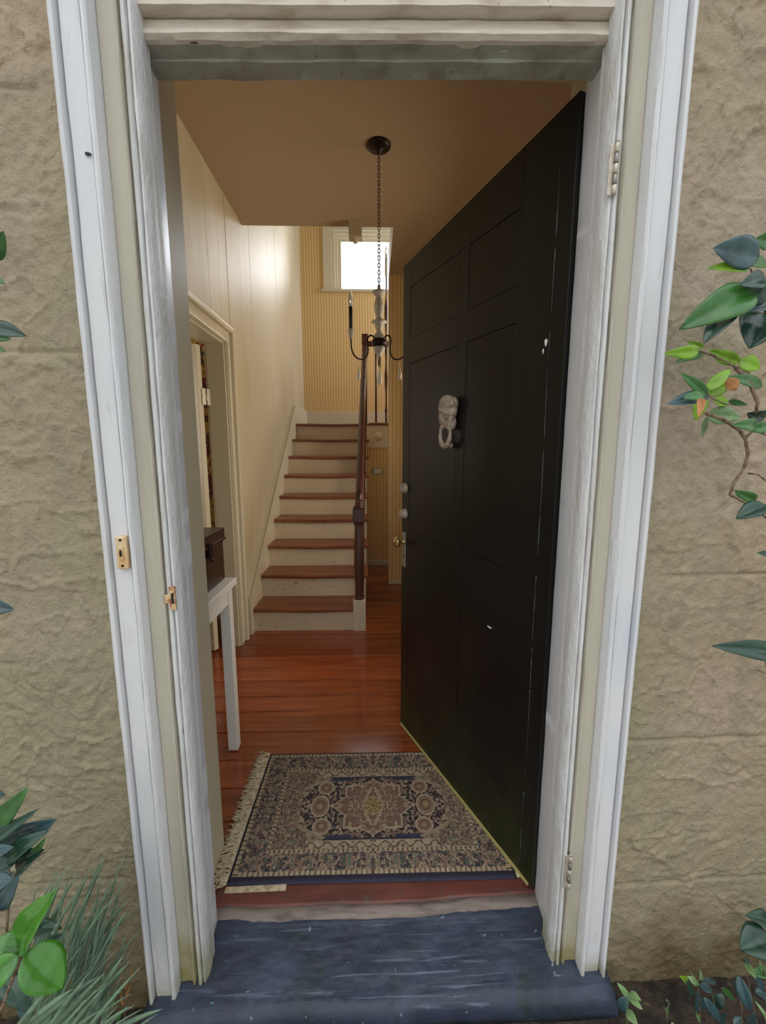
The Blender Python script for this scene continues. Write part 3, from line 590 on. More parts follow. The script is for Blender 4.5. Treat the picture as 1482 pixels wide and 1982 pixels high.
# door knocker : classical head in profile over a ring
def knocker():
    r = empty('door_knocker'); r.parent = None
    r.matrix_world = Matrix.Translation(P0) @ Matrix.Rotation(ang, 4, 'Z') @ Matrix.Translation((.472, .0, 1.447))
    tag(r, 'weathered metal door knocker shaped as a classical head over a ring', 'door knocker')
    # local x runs towards the free edge, which the face looks at; y out of the door
    bm = bmesh.new()
    def ball(c, s, rot=0):
        m_ = Matrix.Translation(c) @ Matrix.Rotation(rot, 4, 'Y') @ Matrix.Diagonal((*s, 1)); bmesh.ops.create_icosphere(bm, subdivisions=3, radius=1, matrix=m_)
    ball((-.002, .020, .034), (.040, .024, .040))          # skull
    ball((-.012, .022, .055), (.036, .024, .028))          # hair crown
    ball((.022, .024, .014), (.018, .020, .030))           # face
    ball((.041, .026, .016), (.010, .006, .013), -.4)      # nose
    ball((.047, .026, .008), (.0065, .0055, .005))
    ball((.035, .026, -.004), (.009, .010, .0042))         # lips
    ball((.034, .026, -.012), (.0085, .009, .004))
    ball((.026, .024, -.023), (.012, .012, .008))          # chin
    ball((.033, .026, .032), (.007, .016, .006))           # brow
    ball((.006, .020, -.012), (.018, .016, .016), .5)      # jaw
    ball((-.018, .018, -.010), (.018, .016, .026))         # nape
    for k in range(11):                                    # rolled hair band
        a = k/10; ball((.034-.066*a, .030+.010*math.sin(a*PI), .040-.022*a), (.009, .011, .0085))
    for k in range(9):
        a = k/8*PI; ball((-.004+.034*math.cos(a), .034, .052+.024*math.sin(a)), (.010, .008, .010))
    for k in range(5): ball((-.030+.003*k, .030, .004-.008*k), (.010, .009, .008))
    ball((.016, .036, .022), (.006, .004, .004)); ball((-.010, .038, .012), (.006, .005, .009))
    me = bpy.data.meshes.new('head'); bm.to_mesh(me); bm.free(); o = bpy.data.objects.new('head', me); C.objects.link(o); me.materials.append(M['pewter']); o.parent = r
    rm = o.modifiers.new('r', 'REMESH'); rm.mode = 'VOXEL'; rm.voxel_size = .0013; rm.use_smooth_shade = True
    sm_ = o.modifiers.new('s', 'SMOOTH'); sm_.iterations = 1
    pts = []
    for k in range(25):
        a = -PI*1.35+2*PI*.85*k/24*1.0; a = math.radians(125)+math.radians(290)*k/24
        pts.append((.004+.034*math.cos(a)*.9, .030, -.050+.042*math.sin(a)))
    rad = [.006+.0045*max(0, math.cos(math.radians(125)+math.radians(290)*k/24-math.radians(270)))+.001*math.sin(k*2.1) for k in range(25)]
    MB().tube(pts, rad, 10).build('ring', M['pewter'], r, True)
    MB().lathe([(.018, 0), (.016, .004), (.008, .014), (.001, .016)], (0, 0, -.008), 16, 'y').build('mount', M['pewter'], r, True)
    MB().lathe([(.009, 0), (.008, .008), (.001, .012)], (.004, 0, -.09), 14, 'y').build('strike_stud', M['pewter'], r, True)
knocker()
# ------------------------------------------------------------------ rug
def rug():
    x0, x1, y0, y1 = -.462, .452, 1.104, 1.664; W, H = x1-x0, y1-y0; nx, ny = 520, 320
    root = empty('rug', ((x0+x1)/2, (y0+y1)/2, 0)); tag(root, 'small navy bordered oriental rug with cream fringe inside the doorway', 'rug')
    X, Y = np.meshgrid(np.linspace(-W/2, W/2, nx), np.linspace(-H/2, H/2, ny)); ax, ay = np.abs(X), np.abs(Y)
    navy = np.array(lin((36, 42, 60))[:3]); cream = np.array(lin((172, 156, 130))[:3]); taupe = np.array(lin((134, 110, 94))[:3]); rose = np.array(lin((122, 94, 86))[:3])
    green = np.array(lin((92, 98, 84))[:3]); gold = np.array(lin((150, 134, 88))[:3]); dark = np.array(lin((38, 32, 44))[:3]); brown = np.array(lin((92, 68, 58))[:3])
    col = np.zeros((ny, nx, 3)); col[:] = taupe
    def put(mask, c, soft=None): col[mask] = c
    def motif(s, seed):      # mirrored ornament
        return fbm(ax*s+seed, ay*s+seed*2, 0, 2)
    ef = Y+H/2; e = np.minimum(W/2-ax, H/2-ay)         # distance to edge
    n1 = motif(115, 3); n2 = motif(170, 9); n3 = motif(64, 5); n4 = motif(200, 2)
    # field : rosy taupe with scrolls
    fld = e > .0; put(fld, taupe); put(n3 > .25, rose); put(n1 > .45, green); put(np.abs(n1) < .10, brown); put((n2 > .42), cream*.8); put(np.abs(n3) < .045, cream*.75); put((n4 > .7), dark)
    # dark medallion ground
    hx, hy = .27, .135
    dm = (ax < hx) & (ay < hy) & (ax/hx*.62+ay/hy*.62 < 1.02-.05*np.sin(ax*150))
    put(dm, dark); ff = dm & (fbm(ax*110+4, ay*110+1, 0, 2) > .2); put(ff, cream*.8); put(dm & (fbm(ax*85+4, ay*85+1, 0, 2) > .42), rose); put(dm & (np.abs(fbm(ax*50, ay*50+7, 0, 2)) < .06), green)
    rim = (ax < hx) & (ay < hy) & (np.abs(ax/hx*.62+ay/hy*.62-1.0) < .035); put(rim, cream*.7)
    put((np.abs(ay-hy) < .004) & (ax < .175), navy); put((np.abs(ay-hy*.93) < .006) & (ax > .08) & (ax < .165), navy*1.6)
    # corner rosettes
    for (cx_, cy_) in ((.185, .085), (.20, .0)):
        rr_ = np.hypot((ax-cx_)/1.0, (ay-cy_)/(1.0 if cy_ else 1.35)); k_ = .030 if cy_ else .033
        put(rr_ < k_, taupe); put(np.abs(rr_-k_) < .0028, cream); put(np.abs(rr_-k_*.5) < .002, brown); put(rr_ < k_*.22, gold)
    # central square medallion
    sq = np.maximum(ax, ay*1.12); lobe = (ax < .155) & (ay < .045*(1-((ax-.10)/.055).clip(0, 1))+.0)
    inn = (sq < .105) | lobe | ((ay < .125) & (ax < .05*(1-((ay-.09)/.035).clip(0, 1))))
    put(inn, taupe*1.0); g_ = fbm(ax*110+2, ay*110+5, 0, 2); put(inn & (g_ > .3), rose*.9); put(inn & (np.abs(g_) < .10), brown); put(inn & (g_ < -.55), cream*.85)
    sq_line = (np.abs(sq-.105) < .0028) & ~(ay < .046) & ~(ax < .045); put(sq_line, cream)
    ll = (np.abs(ay-.045*(1-((ax-.10)/.055).clip(0, 1))) < .0028) & (ax > .10) & (ax < .158); put(ll, cream)
    tt = (np.abs(ax-.05*(1-((ay-.09)/.035).clip(0, 1))) < .0028) & (ay > .09) & (ay < .126); put(tt, cream)
    rr_ = np.hypot(ax, ay); th = np.arctan2(Y, X)
    put(np.abs(rr_-.075-.006*np.cos(th*12)) < .002, cream*.8); put(rr_ < .036+.004*np.cos(th*8), gold); put((rr_ < .036) & (np.abs(np.sin(th*4)*np.sin(rr_*260)) > .62), brown); put(np.abs(rr_-.038-.004*np.cos(th*8)) < .0018, cream)
    # inner pale guard (long sides), main border, outer guard, navy edge
    b2 = (e < .112) & (e > .0)
    g1 = (ay > H/2-.140) & (ay < H/2-.108) & (ax < .23); put(g1, cream*.9); put(g1 & (np.abs(np.sin(ax*110)*.010-(ay-(H/2-.124))) < .0028), brown); put(g1 & (fbm(ax*130, ay*130, 1, 1) > .5), rose*.7)
    put(b2, taupe*.95); q = fbm(ax*125+11, ay*125+3, 0, 2); per = np.where(H/2-ay < W/2-ax, ax, ay)
    put(b2 & (q > .15), navy*1.2); put(b2 & (q > .5), green); put(b2 & (q < -.3), cream*.95); put(b2 & (q < -.62), rose); put(b2 & (np.abs(q) < .07), dark)
    cell = np.sin(per*2*PI/.062); md = b2 & (e > .045) & (e < .09) & (cell > .45); put(md & (q > .1), taupe); put(md & (np.abs(cell-.45) < .10) & (q > 0), navy); put(md & (cell > .9) & (q > -.3), green*1.2)
    g2 = (e > .010) & (e < .022) & (ef > .024) | ((ef > .024) & (ef < .038)); put(g2, cream); put(g2 & (np.sin(per*2*PI/.0165) > .2) & (np.sin(per*2*PI/.0165*1.0+2) > -.6), brown)
    g3 = (e > .098) & (e < .110); put(g3, cream*.95); put(g3 & (np.sin(per*2*PI/.0165+1) > .3) & (np.abs(e-.104) < .004), brown)
    put(e < .010, navy*.8); put(ef < .024, navy*.85); put(ef < .011, navy*1.5)
    put((W/2-ax < .010), navy*.7)
    col = col*.88+taupe*.12*.8; col *= (1+.12*fbm(X*150, Y*150, 0, 2))[..., None]
    Z = .0065+.0007*fbm(X*9, Y*9, 0, 3)+.0004*fbm(X*160, Y*160, 4, 1)-.004*np.clip((.004-e)/.004, 0, 1)
    V = np.stack([X, Y, Z], -1).reshape(-1, 3)
    idx = np.arange(nx*ny).reshape(ny, nx); q4 = np.stack([idx[:-1, :-1], idx[:-1, 1:], idx[1:, 1:], idx[1:, :-1]], -1).reshape(-1, 4)
    me = bpy.data.meshes.new('woven_pile'); me.vertices.add(len(V)); me.vertices.foreach_set('co', V.ravel()); me.loops.add(q4.size); me.loops.foreach_set('vertex_index', q4.ravel())
    me.polygons.add(len(q4)); me.polygons.foreach_set('loop_start', np.arange(0, q4.size, 4)); me.polygons.foreach_set('loop_total', np.full(len(q4), 4)); me.update(); me.validate()
    ca = me.color_attributes.new('pattern', 'FLOAT_COLOR', 'POINT'); ca.data.foreach_set('color', np.concatenate([col.reshape(-1, 3).clip(0, 1), np.ones((nx*ny, 1))], 1).ravel())
    m = mat('rug_pile', (120, 100, 90), .95, spec=.1, bump=[(420, .5, .002)]); t = m.node_tree; a = t.nodes.new('ShaderNodeAttribute'); a.attribute_name = 'pattern'; t.links.new(a.outputs['Color'], t.nodes['Principled BSDF'].inputs['Base Color'])
    me.materials.append(m); o = bpy.data.objects.new('woven_pile', me); C.objects.link(o); o.parent = root
    so = o.modifiers.new('s', 'SOLIDIFY'); so.thickness = .005; so.offset = -1
    for s in (-1, 1):
        mb = MB(); r_ = random.Random(5+s)
        for k in range(290):
            y = -H/2+.004+H*k/292; L_ = r_.uniform(.038, .066) if s < 0 else r_.uniform(.03, .05); a = r_.uniform(-.45, .35); xb = s*(W/2-.001); p = [(xb, y, .005)]; z = .0045
            for q_ in range(1, 6):
                a += r_.uniform(-.35, .35); x_, y_, _ = p[-1]; p.append((x_+s*L_/5*math.cos(a), y_+L_/5*math.sin(a), max(.0022, z+r_.uniform(-.002, .007))))
            mb.tube(p, [.0024, .0023, .0021, .0022, .0024, .0014], 5)
        mb.build('fringe', M['fringe'], root, True, kind='stuff')
rug()
# ------------------------------------------------------------------ console table and wooden box
tb = empty('console_table', (-.76, 1.5, 0)); tag(tb, 'white painted console table against the left hall wall', 'table')
def rel(a, b, o): return tuple(a[i]-o.location[i] for i in range(3)), tuple(b[i]-o.location[i] for i in range(3))
W_ = M['table']
bx('tabletop', *rel((-.92, 1.262, .768), (-.592, 1.738, .797), tb), W_, tb, .003)
for (x, y) in ((-.655, 1.69), (-.655, 1.28), (-.90, 1.69), (-.90, 1.28)): bx('leg', *rel((x, y, .004), (x+.042, y+.042, .768), tb), W_, tb, .002)
bx('apron', *rel((-.640, 1.32, .690), (-.619, 1.692, .768), tb), W_, tb, .002); bx('apron', *rel((-.895, 1.32, .690), (-.875, 1.692, .768), tb), W_, tb, .002)
bx('apron', *rel((-.86, 1.70, .690), (-.65, 1.72, .768), tb), W_, tb, .002); bx('apron', *rel((-.86, 1.29, .690), (-.65, 1.31, .768), tb), W_, tb, .002)
bo = empty('wooden_box', (-.76, 1.5, .797)); tag(bo, 'dark wooden lidded box with iron clasp on the white table', 'box')
bx('box_body', *rel((-.885, 1.30, .8), (-.634, 1.716, .962), bo), M['boxwood'], bo, .003); bx('lid', *rel((-.892, 1.292, .965), (-.628, 1.724, 1.020), bo), M['boxwood'], bo, .003)
bx('lid_moulding', *rel((-.632, 1.292, .970), (-.622, 1.724, .980), bo), M['boxwood'], bo, .003)
bx('clasp', *rel((-.634, 1.53, .935), (-.616, 1.56, .992), bo), M['iron'], bo, .002); MB().lathe([(.010, 0), (.012, .004), (.004, .010)], (.142-.004, .045, .13), 14, 'x').build('clasp_knob', M['iron'], bo, True)
# ------------------------------------------------------------------ chandelier
def chandelier():
    cx_, cy_ = .036, 2.43; r = empty('chandelier', (cx_, cy_, ZC)); tag(r, 'small chandelier with whitewashed turned stem and curved dark arms on a chain', 'chandelier')
    zz = lambda z: z-ZC
    MB().lathe([(.064, 0), (.064, -.006), (.056, -.014), (.040, -.022), (.014, -.028), (.010, -.040), (.002, -.042)], n=32).build('canopy', M['iron'], r, True)
    mb = MB(); z = -.040; k = 0
    while z > zz(2.235):
        pts = [((.0065*math.cos(a) if k % 2 else 0), (0 if k % 2 else .0065*math.cos(a)), z-.011+.013*math.sin(a)) for a in np.linspace(0, 2*PI, 15)]
        mb.tube(pts, .0019, 6, cap=False); z -= .0185; k += 1
    mb.build('chain', M['iron'], r, True)
    p = [(.002, 2.240), (.006, 2.235), (.006, 2.222), (.016, 2.215), (.030, 2.208), (.026, 2.200), (.016, 2.185), (.013, 2.178), (.017, 2.165), (.021, 2.140), (.020, 2.110), (.014, 2.075), (.014, 2.062), (.030, 2.055), (.034, 2.048), (.020, 2.040), (.019, 2.028), (.016, 2.015), (.010, 1.998), (.016, 1.990), (.022, 1.975), (.018, 1.96), (.010, 1.955)]
    MB().lathe([(a*1.3, zz(b_)) for a, b_ in p], n=24).build('turned_stem', M['turned'], r, True)
    MB().lathe([(a, zz(b_)) for a, b_ in [(.014, 1.964), (.036, 1.957), (.043, 1.945), (.043, 1.932), (.034, 1.920), (.018, 1.916)]], n=24).build('hub', M['iron'], r, True)
    MB().lathe([(a, zz(b_)) for a, b_ in [(.016, 1.920), (.032, 1.916), (.033, 1.903), (.026, 1.888), (.013, 1.878), (.012, 1.868), (.007, 1.856), (.001, 1.852)]], n=20).build('bottom_finial', M['turned'], r, True)
    for ai in (205, 335, 90):
        a = math.radians(ai); ca, sa = math.cos(a), math.sin(a); sc = 1
        rz = [(.020, 1.945), (.034, 1.968), (.052, 1.975), (.070, 1.960), (.072, 1.925), (.066, 1.895), (.072, 1.862), (.092, 1.842), (.120, 1.838), (.148, 1.850), (.166, 1.880), (.170, 1.915), (.170, 1.945)]
        if ai != 90:  # chaikin smoothing
            pass
        q = rz
        for _ in range(2): q = [q[0]]+[tuple(np.array(u_)*w1+np.array(v_)*(1-w1)) for u_, v_ in zip(q[:-1], q[1:]) for w1 in (.75, .25)]+[q[-1]]
        arm = MB().tube([(x*ca, x*sa, zz(z_)) for x, z_ in q], .0044, 8).build('arm', M['iron'], r, True)
        o0 = (.170*ca, .170*sa, 0)
        MB().lathe([(.006, zz(1.94)), (.013, zz(1.95)), (.012, zz(1.965)), (.018, zz(1.985)), (.016, zz(1.99)), (.010, zz(1.992))], o0, 16).build('candle_cup', M['turned'], arm, True)
        MB().lathe([(.0095, zz(1.988)), (.0095, zz(2.105)), (.004, zz(2.106))], o0, 14).build('candle_sleeve', M['black'], arm, True)
        MB().lathe([(.006, zz(2.105)), (.011, zz(2.118)), (.014, zz(2.135)), (.011, zz(2.155)), (.005, zz(2.175)), (.001, zz(2.188))], o0, 16).build('bulb', M['bulb'], arm, True)
        dp = (.126*ca, .126*sa, 0)
        MB().tube([(dp[0], dp[1], zz(1.838)), (dp[0], dp[1], zz(1.800))], .0008, 5).lathe([(.001, zz(1.802)), (.004, zz(1.785)), (.012, zz(1.750)), (.009, zz(1.735)), (.001, zz(1.728))], dp, 10).build('crystal_drop', M['crystal'], arm, True)
    MB().tube([(.006, -.01, zz(1.862)), (.006, -.01, zz(1.80))], .003, 6).build('drop_rod', M['iron'], r, True)
    MB().lathe([(.001, zz(1.802)), (.005, zz(1.780)), (.010, zz(1.735)), (.008, zz(1.715)), (.001, zz(1.706))], (.006, -.01, 0), 10).build('crystal_drop', M['crystal'], r, True)
chandelier()
# ------------------------------------------------------------------ planting
def leaf_obj(parent, base, tip, wid, m, n_hint=(0, -1, .45), curl=.12, fold=.22, seed=0, name='leaf'):
    base, tip = Vector(base), Vector(tip); a = tip-base; L = a.length; a.normalize(); n = Vector(n_hint); n = (n-a*n.dot(a)).normalized(); s = n.cross(a)
    V, F = [], []; N, K = 11, 4
    for i in range(N+1):
        t = i/N; wv = wid/2*(math.sin(PI*min(1, t**.85))**.66)*1.16*(1-.36*t*t) if 0 < t < 1 else 0
        wv = max(wv, wid*.02 if i == 0 else 0)
        for k in range(-K, K+1):
            q = k/K; c = base+a*L*t+s*wv*q+n*(curl*L*(math.sin(PI*t)-.6*t*t)+abs(q)*wv*fold-q*q*wv*fold*.5+.03*wv*math.sin(t*19+q*2+seed))
            V.append(c)
    k2 = 2*K+1
    for i in range(N):
        for k in range(2*K): F.append((i*k2+k, i*k2+k+1, (i+1)*k2+k+1, (i+1)*k2+k))
    o = mk(name, V, F, m, parent, True); so = o.modifiers.new('s', 'SOLIDIFY'); so.thickness = .0006; return o
def plant(name, label, cat, root_pt, leaves, stems, Y, seed, spread=.05, gr=None):
    r = empty(name, root_pt); tag(r, label, cat, gr); R = random.Random(seed); off = Vector(root_pt)
    for (ub, vb, ut, vt, wpx, mm) in leaves:
        y1 = Y+R.uniform(-spread, spread); y2 = y1-R.uniform(-.01, .035)
        b_, t_ = at(ub, vb, y1), at(ut, vt, y2); wd = wpx*y1/F_PX
        nh = (Vector((0, 0, CAM_H))-b_).normalized()+Vector((R.uniform(-.35, .35), R.uniform(-.2, .2), R.uniform(-.1, .5)))
        leaf_obj(r, b_-off, t_-off, wd*1.06, M[mm], nh, R.uniform(.02, .12), R.uniform(.25, .7), R.random()*9)
    for (pts, rad, mm) in stems:
        P = [(at(p[0], p[1], p[2] if len(p) > 2 else Y)-off) for p in pts]
        MB().tube(P, [rad*(1-.35*i/(len(P)-1)) for i in range(len(P))], 7).build('stem', M[mm], r, True)
    return r
G0 = -.12
plant('camellia_shrub', 'glossy leaved shrub branch reaching in front of the right wall', 'shrub', (1.05, .72, G0), [
    (1468, 497, 1381, 480, 48, 'leaf_blue'), (1450, 521, 1368, 518, 18, 'leaf_light'), (1484, 512, 1424, 506, 20, 'leaf_mid'), (1462, 566, 1318, 634, 56, 'leaf_mid'), (1424, 592, 1361, 664, 34, 'leaf_dark'),  # the leaf_blue one has the sky's bluish reflection put into its colour
    (1490, 470, 1462, 462, 26, 'leaf_mid'), (1492, 603, 1438, 600, 34, 'leaf_blue'), (1478, 606, 1450, 674, 62, 'leaf_dark'), (1490, 560, 1424, 575, 40, 'leaf_dark'), (1480, 540, 1432, 552, 30, 'leaf_dark'), (1486, 592, 1462, 540, 24, 'leaf_mid'),
    (1352, 680, 1287, 684, 21, 'leaf_light'), (1360, 684, 1308, 700, 18, 'leaf_mid'), (1362, 672, 1328, 660, 9, 'leaf_light'), (1430, 700, 1372, 678, 22, 'leaf_light'), (1430, 698, 1471, 714, 26, 'leaf_light'),
    (1474, 748, 1408, 728, 20, 'leaf_mid'), (1370, 766, 1292, 782, 26, 'leaf_blue'), (1368, 764, 1318, 722, 17, 'leaf_mid'), (1368, 756, 1414, 714, 20, 'leaf_light'), (1372, 764, 1410, 744, 22, 'leaf_light'), (1362, 766, 1322, 770, 18, 'leaf_mid'),
    (1362, 768, 1346, 814, 20, 'leaf_light'), (1356, 772, 1352, 806, 13, 'leaf_brown'), (1368, 802, 1434, 808, 30, 'leaf_pale'), (1380, 776, 1410, 782, 18, 'leaf_light'), (1480, 808, 1446, 800, 26, 'leaf_dark'), (1462, 824, 1420, 822, 22, 'leaf_mid'), (1484, 826, 1446, 832, 20, 'leaf_mid'),
    (1368, 806, 1358, 848, 8, 'leaf_pale'), (1404, 750, 1430, 734, 24, 'leaf_brown'), (1410, 776, 1446, 784, 10, 'leaf_mid'), (1461, 968, 1422, 950, 22, 'leaf_mid'), (1482, 978, 1424, 1004, 32, 'leaf_dark'), (1490, 1074, 1466, 1070, 12, 'leaf_dark'), (1500, 1266, 1384, 1250, 36, 'leaf_dark')],
    [([(1500, 640), (1478, 598), (1468, 570), (1452, 520)], .0022, 'stem'), ([(1352, 680), (1380, 688), (1412, 704), (1424, 712), (1450, 722)], .0022, 'stem'), ([(1424, 712), (1450, 740), (1466, 780), (1462, 800)], .0042, 'stem'),
     ([(1366, 764), (1384, 774), (1410, 784)], .0015, 'stem'), ([(1366, 800), (1400, 812), (1430, 832), (1442, 850), (1447, 880), (1440, 905), (1420, 935), (1412, 958), (1430, 966), (1462, 986), (1500, 1015)], .0036, 'stem'),
     ([(1442, 848), (1458, 832), (1482, 842), (1510, 860)], .0024, 'stem'), ([(1448, 916), (1466, 918), (1484, 932), (1520, 950)], .002, 'stem'), ([(1520, 1310), (1482, 1304), (1464, 1296)], .002, 'stem'), ([(1486, 1262), (1480, 1290), (1500, 1300)], .001, 'stem'),
     ([(1500, 1015), (1560, 1200), (1560, 1500), (1540, 1990)], .006, 'stem'), ([(1500, 640), (1560, 800), (1580, 1000), (1560, 1200)], .005, 'stem')], .80, 3)
plant('leafy_sprig', 'dark leaf sprigs entering at the left edge before the tan wall', 'shrub', (-1.15, .70, G0), [
    (-24, 500, 7, 450, 26, 'leaf_mid'), (-26, 536, 9, 549, 16, 'leaf_mid'), (-24, 634, 50, 650, 28, 'leaf_dark'), (-22, 650, 22, 656, 14, 'leaf_mid'), (-24, 664, 6, 678, 16, 'leaf_mid'), (-26, 1172, 27, 1180, 26, 'leaf_blue')],
    [([(-24, 500), (-40, 640), (-60, 900), (-30, 1172)], .004, 'stem'), ([(-30, 1172), (-60, 1500), (-80, 1960)], .005, 'stem')], .72, 5)
plant('camellia_shrub', 'low shrub with broad glossy bright green leaves in the bottom left corner', 'shrub', (-.56, .50, G0), [
    (38, 1834, 104, 1726, 58, 'leaf_gloss'), (50, 1834, -14, 1824, 52, 'leaf_gloss'), (50, 1842, 122, 1914, 74, 'leaf_gloss'), (38, 1850, -34, 1912, 50, 'leaf_gloss'), (-20, 1720, 22, 1702, 40, 'leaf_blue'), (-14, 1760, 34, 1700, 34, 'leaf_blue')],
    [([(46, 1838), (30, 1880), (0, 1960), (-30, 2100)], .003, 'stem')], .56, 8, .02)
plant('bay_shrub', 'shrub of dark blue-green leaves above the bright leaves at lower left', 'shrub', (-.72, .62, G0), [
    (-24, 1606, 50, 1530, 40, 'leaf_mid'), (-24, 1640, 66, 1570, 26, 'leaf_dark'), (-6, 1642, 110, 1586, 42, 'leaf_blue'), (14, 1666, 90, 1608, 34, 'leaf_dark'), (34, 1690, 78, 1646, 50, 'leaf_dark'), (-20, 1545, 10, 1538, 26, 'leaf_dark'),
    (-22, 1600, 20, 1560, 26, 'leaf_mid'), (62, 1650, 88, 1622, 14, 'leaf_mid'), (-22, 1690, 30, 1668, 44, 'leaf_dark'), (-24, 1760, 22, 1690, 50, 'leaf_dark'), (60, 1800, 118, 1796, 30, 'leaf_dark'), (80, 1852, 118, 1808, 30, 'leaf_dark'), (-24, 1660, 24, 1640, 28, 'leaf_blue'), (0, 1880, 60, 1960, 34, 'leaf_dark'), (60, 1900, 40, 1975, 26, 'leaf_blue')],
    [([(0, 1642), (10, 1680), (16, 1760), (0, 1990)], .003, 'stem'), ([(-2, 1620), (8, 1660), (20, 1690)], .0014, 'stem'), ([(30, 1690), (60, 1668), (86, 1650)], .0016, 'stem')], .66, 11, .03)
def blades(name, label, spec, Y0, Y1, seed, m='blade'):
    r = empty(name, (at(150, 1990, (Y0+Y1)/2).x, (Y0+Y1)/2, G0)); tag(r, label, 'grass'); R = random.Random(seed); mb = MB(); off = r.location.copy()
    for _ in range(spec['n']):
        u0 = R.uniform(*spec['u']); v0 = R.uniform(*spec['v']); du = R.uniform(*spec['du']); dv = R.uniform(*spec['dv']); Y = R.uniform(Y0, Y1); wv = R.uniform(*spec['w'])*Y/F_PX
        a, b_ = at(u0, v0, Y)-off, at(u0+du, v0+dv, Y-R.uniform(-.02, .04))-off; d = (b_-a); L = d.length; d.normalize(); s = d.cross(Vector((R.uniform(-.3, .3), -1, .4))).normalized(); V = []
        N = 6; bend = Vector((R.uniform(.0, .12), -.03, R.uniform(-.10, .02)))*L
        for i in range(N+1):
            t = i/N; c = a+(b_-a)*t+bend*(t*t); w_ = wv*max(.06, math.sin(PI*min(1, .12+t*.88))**.6)/2; nn = d.cross(s)
            V += [c-s*w_+nn*w_*.4, c, c+s*w_+nn*w_*.4]
        F = [(i*3+k, i*3+k+1, i*3+k+4, i*3+k+3) for i in range(N) for k in (0, 1)]; mb.add(V, F)
    o = mb.build('blades', M[m], r, True, kind='stuff'); so = o.modifiers.new('s', 'SOLIDIFY'); so.thickness = .0005
blades('grass_clump', 'soft clump of narrow grey-green blades against the wall, left of the step', dict(n=120, u=(30, 190), v=(1830, 2040), du=(20, 80), dv=(-240, -110), w=(3.5, 8)), .66, .84, 21)
blades('grass_clump', 'short darker blades at the very bottom left, before the step', dict(n=34, u=(-10, 190), v=(1990, 2080), du=(60, 150), dv=(-180, -70), w=(7, 13)), .58, .72, 22)
plant('seedling_plant', 'small weed with narrow pointed leaves beside the left end of the step', 'plant', (-.55, .80, G0), [
    (168, 1972, 176, 1930, 9, 'leaf_pale'), (196, 1945, 206, 1912, 9, 'leaf_pale'), (172, 1950, 150, 1918, 9, 'leaf_mid'), (206, 1966, 226, 1938, 9, 'leaf_pale'), (228, 1980, 240, 1950, 9, 'leaf_mid'), (160, 1945, 90, 1938, 14, 'blade'), (162, 1936, 112, 1964, 14, 'blade'), (212, 1975, 192, 1990, 12, 'leaf_mid'), (170, 1975, 140, 1990, 14, 'blade'), (90, 1980, 165, 1952, 13, 'blade')],
    [([(170, 1995), (172, 1960), (180, 1920)], .001, 'leaf_pale'), ([(214, 1995), (212, 1965), (222, 1940)], .001, 'leaf_pale')], .84, 13, .02)
tw = plant('dry_twig', 'dried pinkish brown seed stalk standing beside the left end of the step', 'twig', (-.55, .83, G0), [(246, 1900, 256, 1876, 5, 'leaf_brown'), (244, 1915, 238, 1892, 5, 'leaf_brown'), (244, 1930, 252, 1908, 5, 'leaf_brown'), (240, 1945, 234, 1925, 5, 'leaf_brown')],
    [([(240, 1990), (242, 1950), (245, 1915), (254, 1876)], .0014, 'twig')], .845, 14, .004)
plant('seedling_plant', 'pale leaved weed growing against the right end of the step', 'plant', (.60, .80, G0), [
    (1218, 1934, 1194, 1902, 13, 'leaf_pale'), (1216, 1926, 1243, 1954, 14, 'leaf_pale'), (1218, 1922, 1240, 1936, 14, 'leaf_pale'), (1213, 1930, 1196, 1956, 18, 'leaf_blue'), (1212, 1956, 1234, 1984, 18, 'leaf_pale'), (1296, 1944, 1288, 1936, 8, 'leaf_pale'), (1287, 1950, 1292, 1962, 9, 'leaf_pale'), (1300, 1978, 1302, 1990, 7, 'leaf_pale')],
    [([(1214, 2000), (1212, 1960), (1218, 1928), (1210, 1916)], .0012, 'leaf_pale'), ([(1292, 2000), (1290, 1960), (1294, 1942)], .0010, 'leaf_pale'), ([(1304, 2000), (1301, 1985)], .0010, 'leaf_pale')], .83, 15, .015)
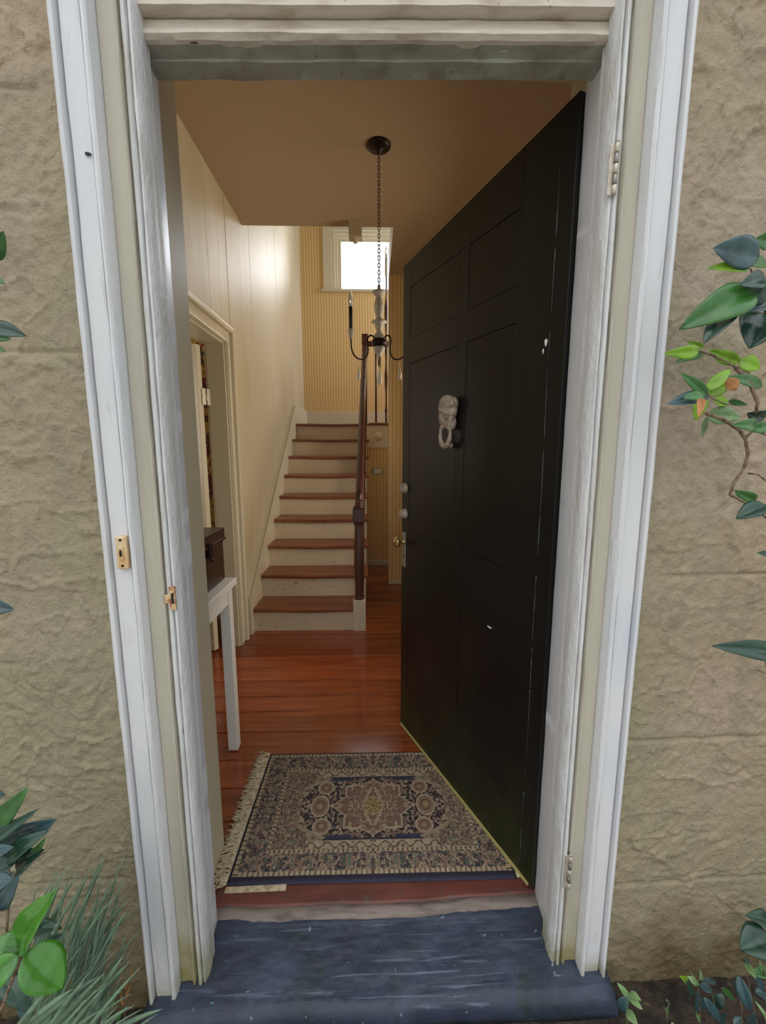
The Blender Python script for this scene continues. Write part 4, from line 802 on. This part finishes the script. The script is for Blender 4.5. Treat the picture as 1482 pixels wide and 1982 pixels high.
plant('ivy_clump', 'clump of small blue-green leaves low against the right wall', 'plant', (.72, .80, G0), [
    (1330, 1900, 1316, 1890, 13, 'leaf_light'), (1346, 1902, 1330, 1890, 13, 'leaf_pale'), (1350, 1896, 1356, 1880, 9, 'leaf_pale'), (1352, 1908, 1338, 1884, 8, 'leaf_pale'), (1356, 1912, 1378, 1912, 18, 'leaf_blue'), (1384, 1902, 1360, 1896, 12, 'leaf_blue'),
    (1352, 1958, 1350, 1922, 30, 'leaf_blue'), (1362, 1930, 1396, 1982, 18, 'leaf_blue'), (1350, 1962, 1354, 1980, 9, 'leaf_pale'), (1330, 1930, 1330, 1900, 16, 'leaf_dark'), (1382, 1946, 1400, 1924, 20, 'leaf_dark'), (1396, 1912, 1424, 1938, 12, 'leaf_mid'), (1386, 1980, 1404, 1962, 14, 'leaf_blue')],
    [([(1360, 2000), (1354, 1960), (1352, 1915), (1336, 1896)], .0012, 'stem'), ([(1390, 2000), (1384, 1950), (1372, 1905)], .0012, 'stem')], .80, 16, .03)
plant('ivy_clump', 'leafy clump in the bottom right corner under one broad dark leaf', 'plant', (.82, .74, G0), [
    (1492, 1788, 1446, 1772, 34, 'leaf_dark'), (1490, 1812, 1432, 1838, 60, 'leaf_dark'), (1442, 1862, 1462, 1894, 13, 'leaf_pale'), (1424, 1894, 1438, 1908, 18, 'leaf_mid'), (1452, 1872, 1444, 1858, 12, 'leaf_blue'), (1430, 1888, 1452, 1960, 24, 'leaf_blue'),
    (1470, 1906, 1460, 1890, 16, 'leaf_blue'), (1492, 1930, 1462, 1920, 34, 'leaf_blue'), (1470, 1860, 1490, 1900, 12, 'leaf_pale'), (1440, 1930, 1420, 1900, 18, 'leaf_dark'), (1444, 1980, 1460, 1960, 16, 'leaf_blue'), (1480, 1976, 1464, 1940, 10, 'leaf_pale'), (1420, 1984, 1436, 1968, 14, 'leaf_blue'), (1490, 1880, 1448, 1884, 18, 'leaf_mid')],
    [([(1470, 2010), (1456, 1940), (1446, 1890), (1452, 1850)], .0014, 'stem'), ([(1500, 2010), (1480, 1930), (1478, 1860), (1486, 1810)], .0016, 'stem'), ([(1432, 2010), (1436, 1960), (1428, 1895)], .0012, 'stem')], .76, 17, .03)
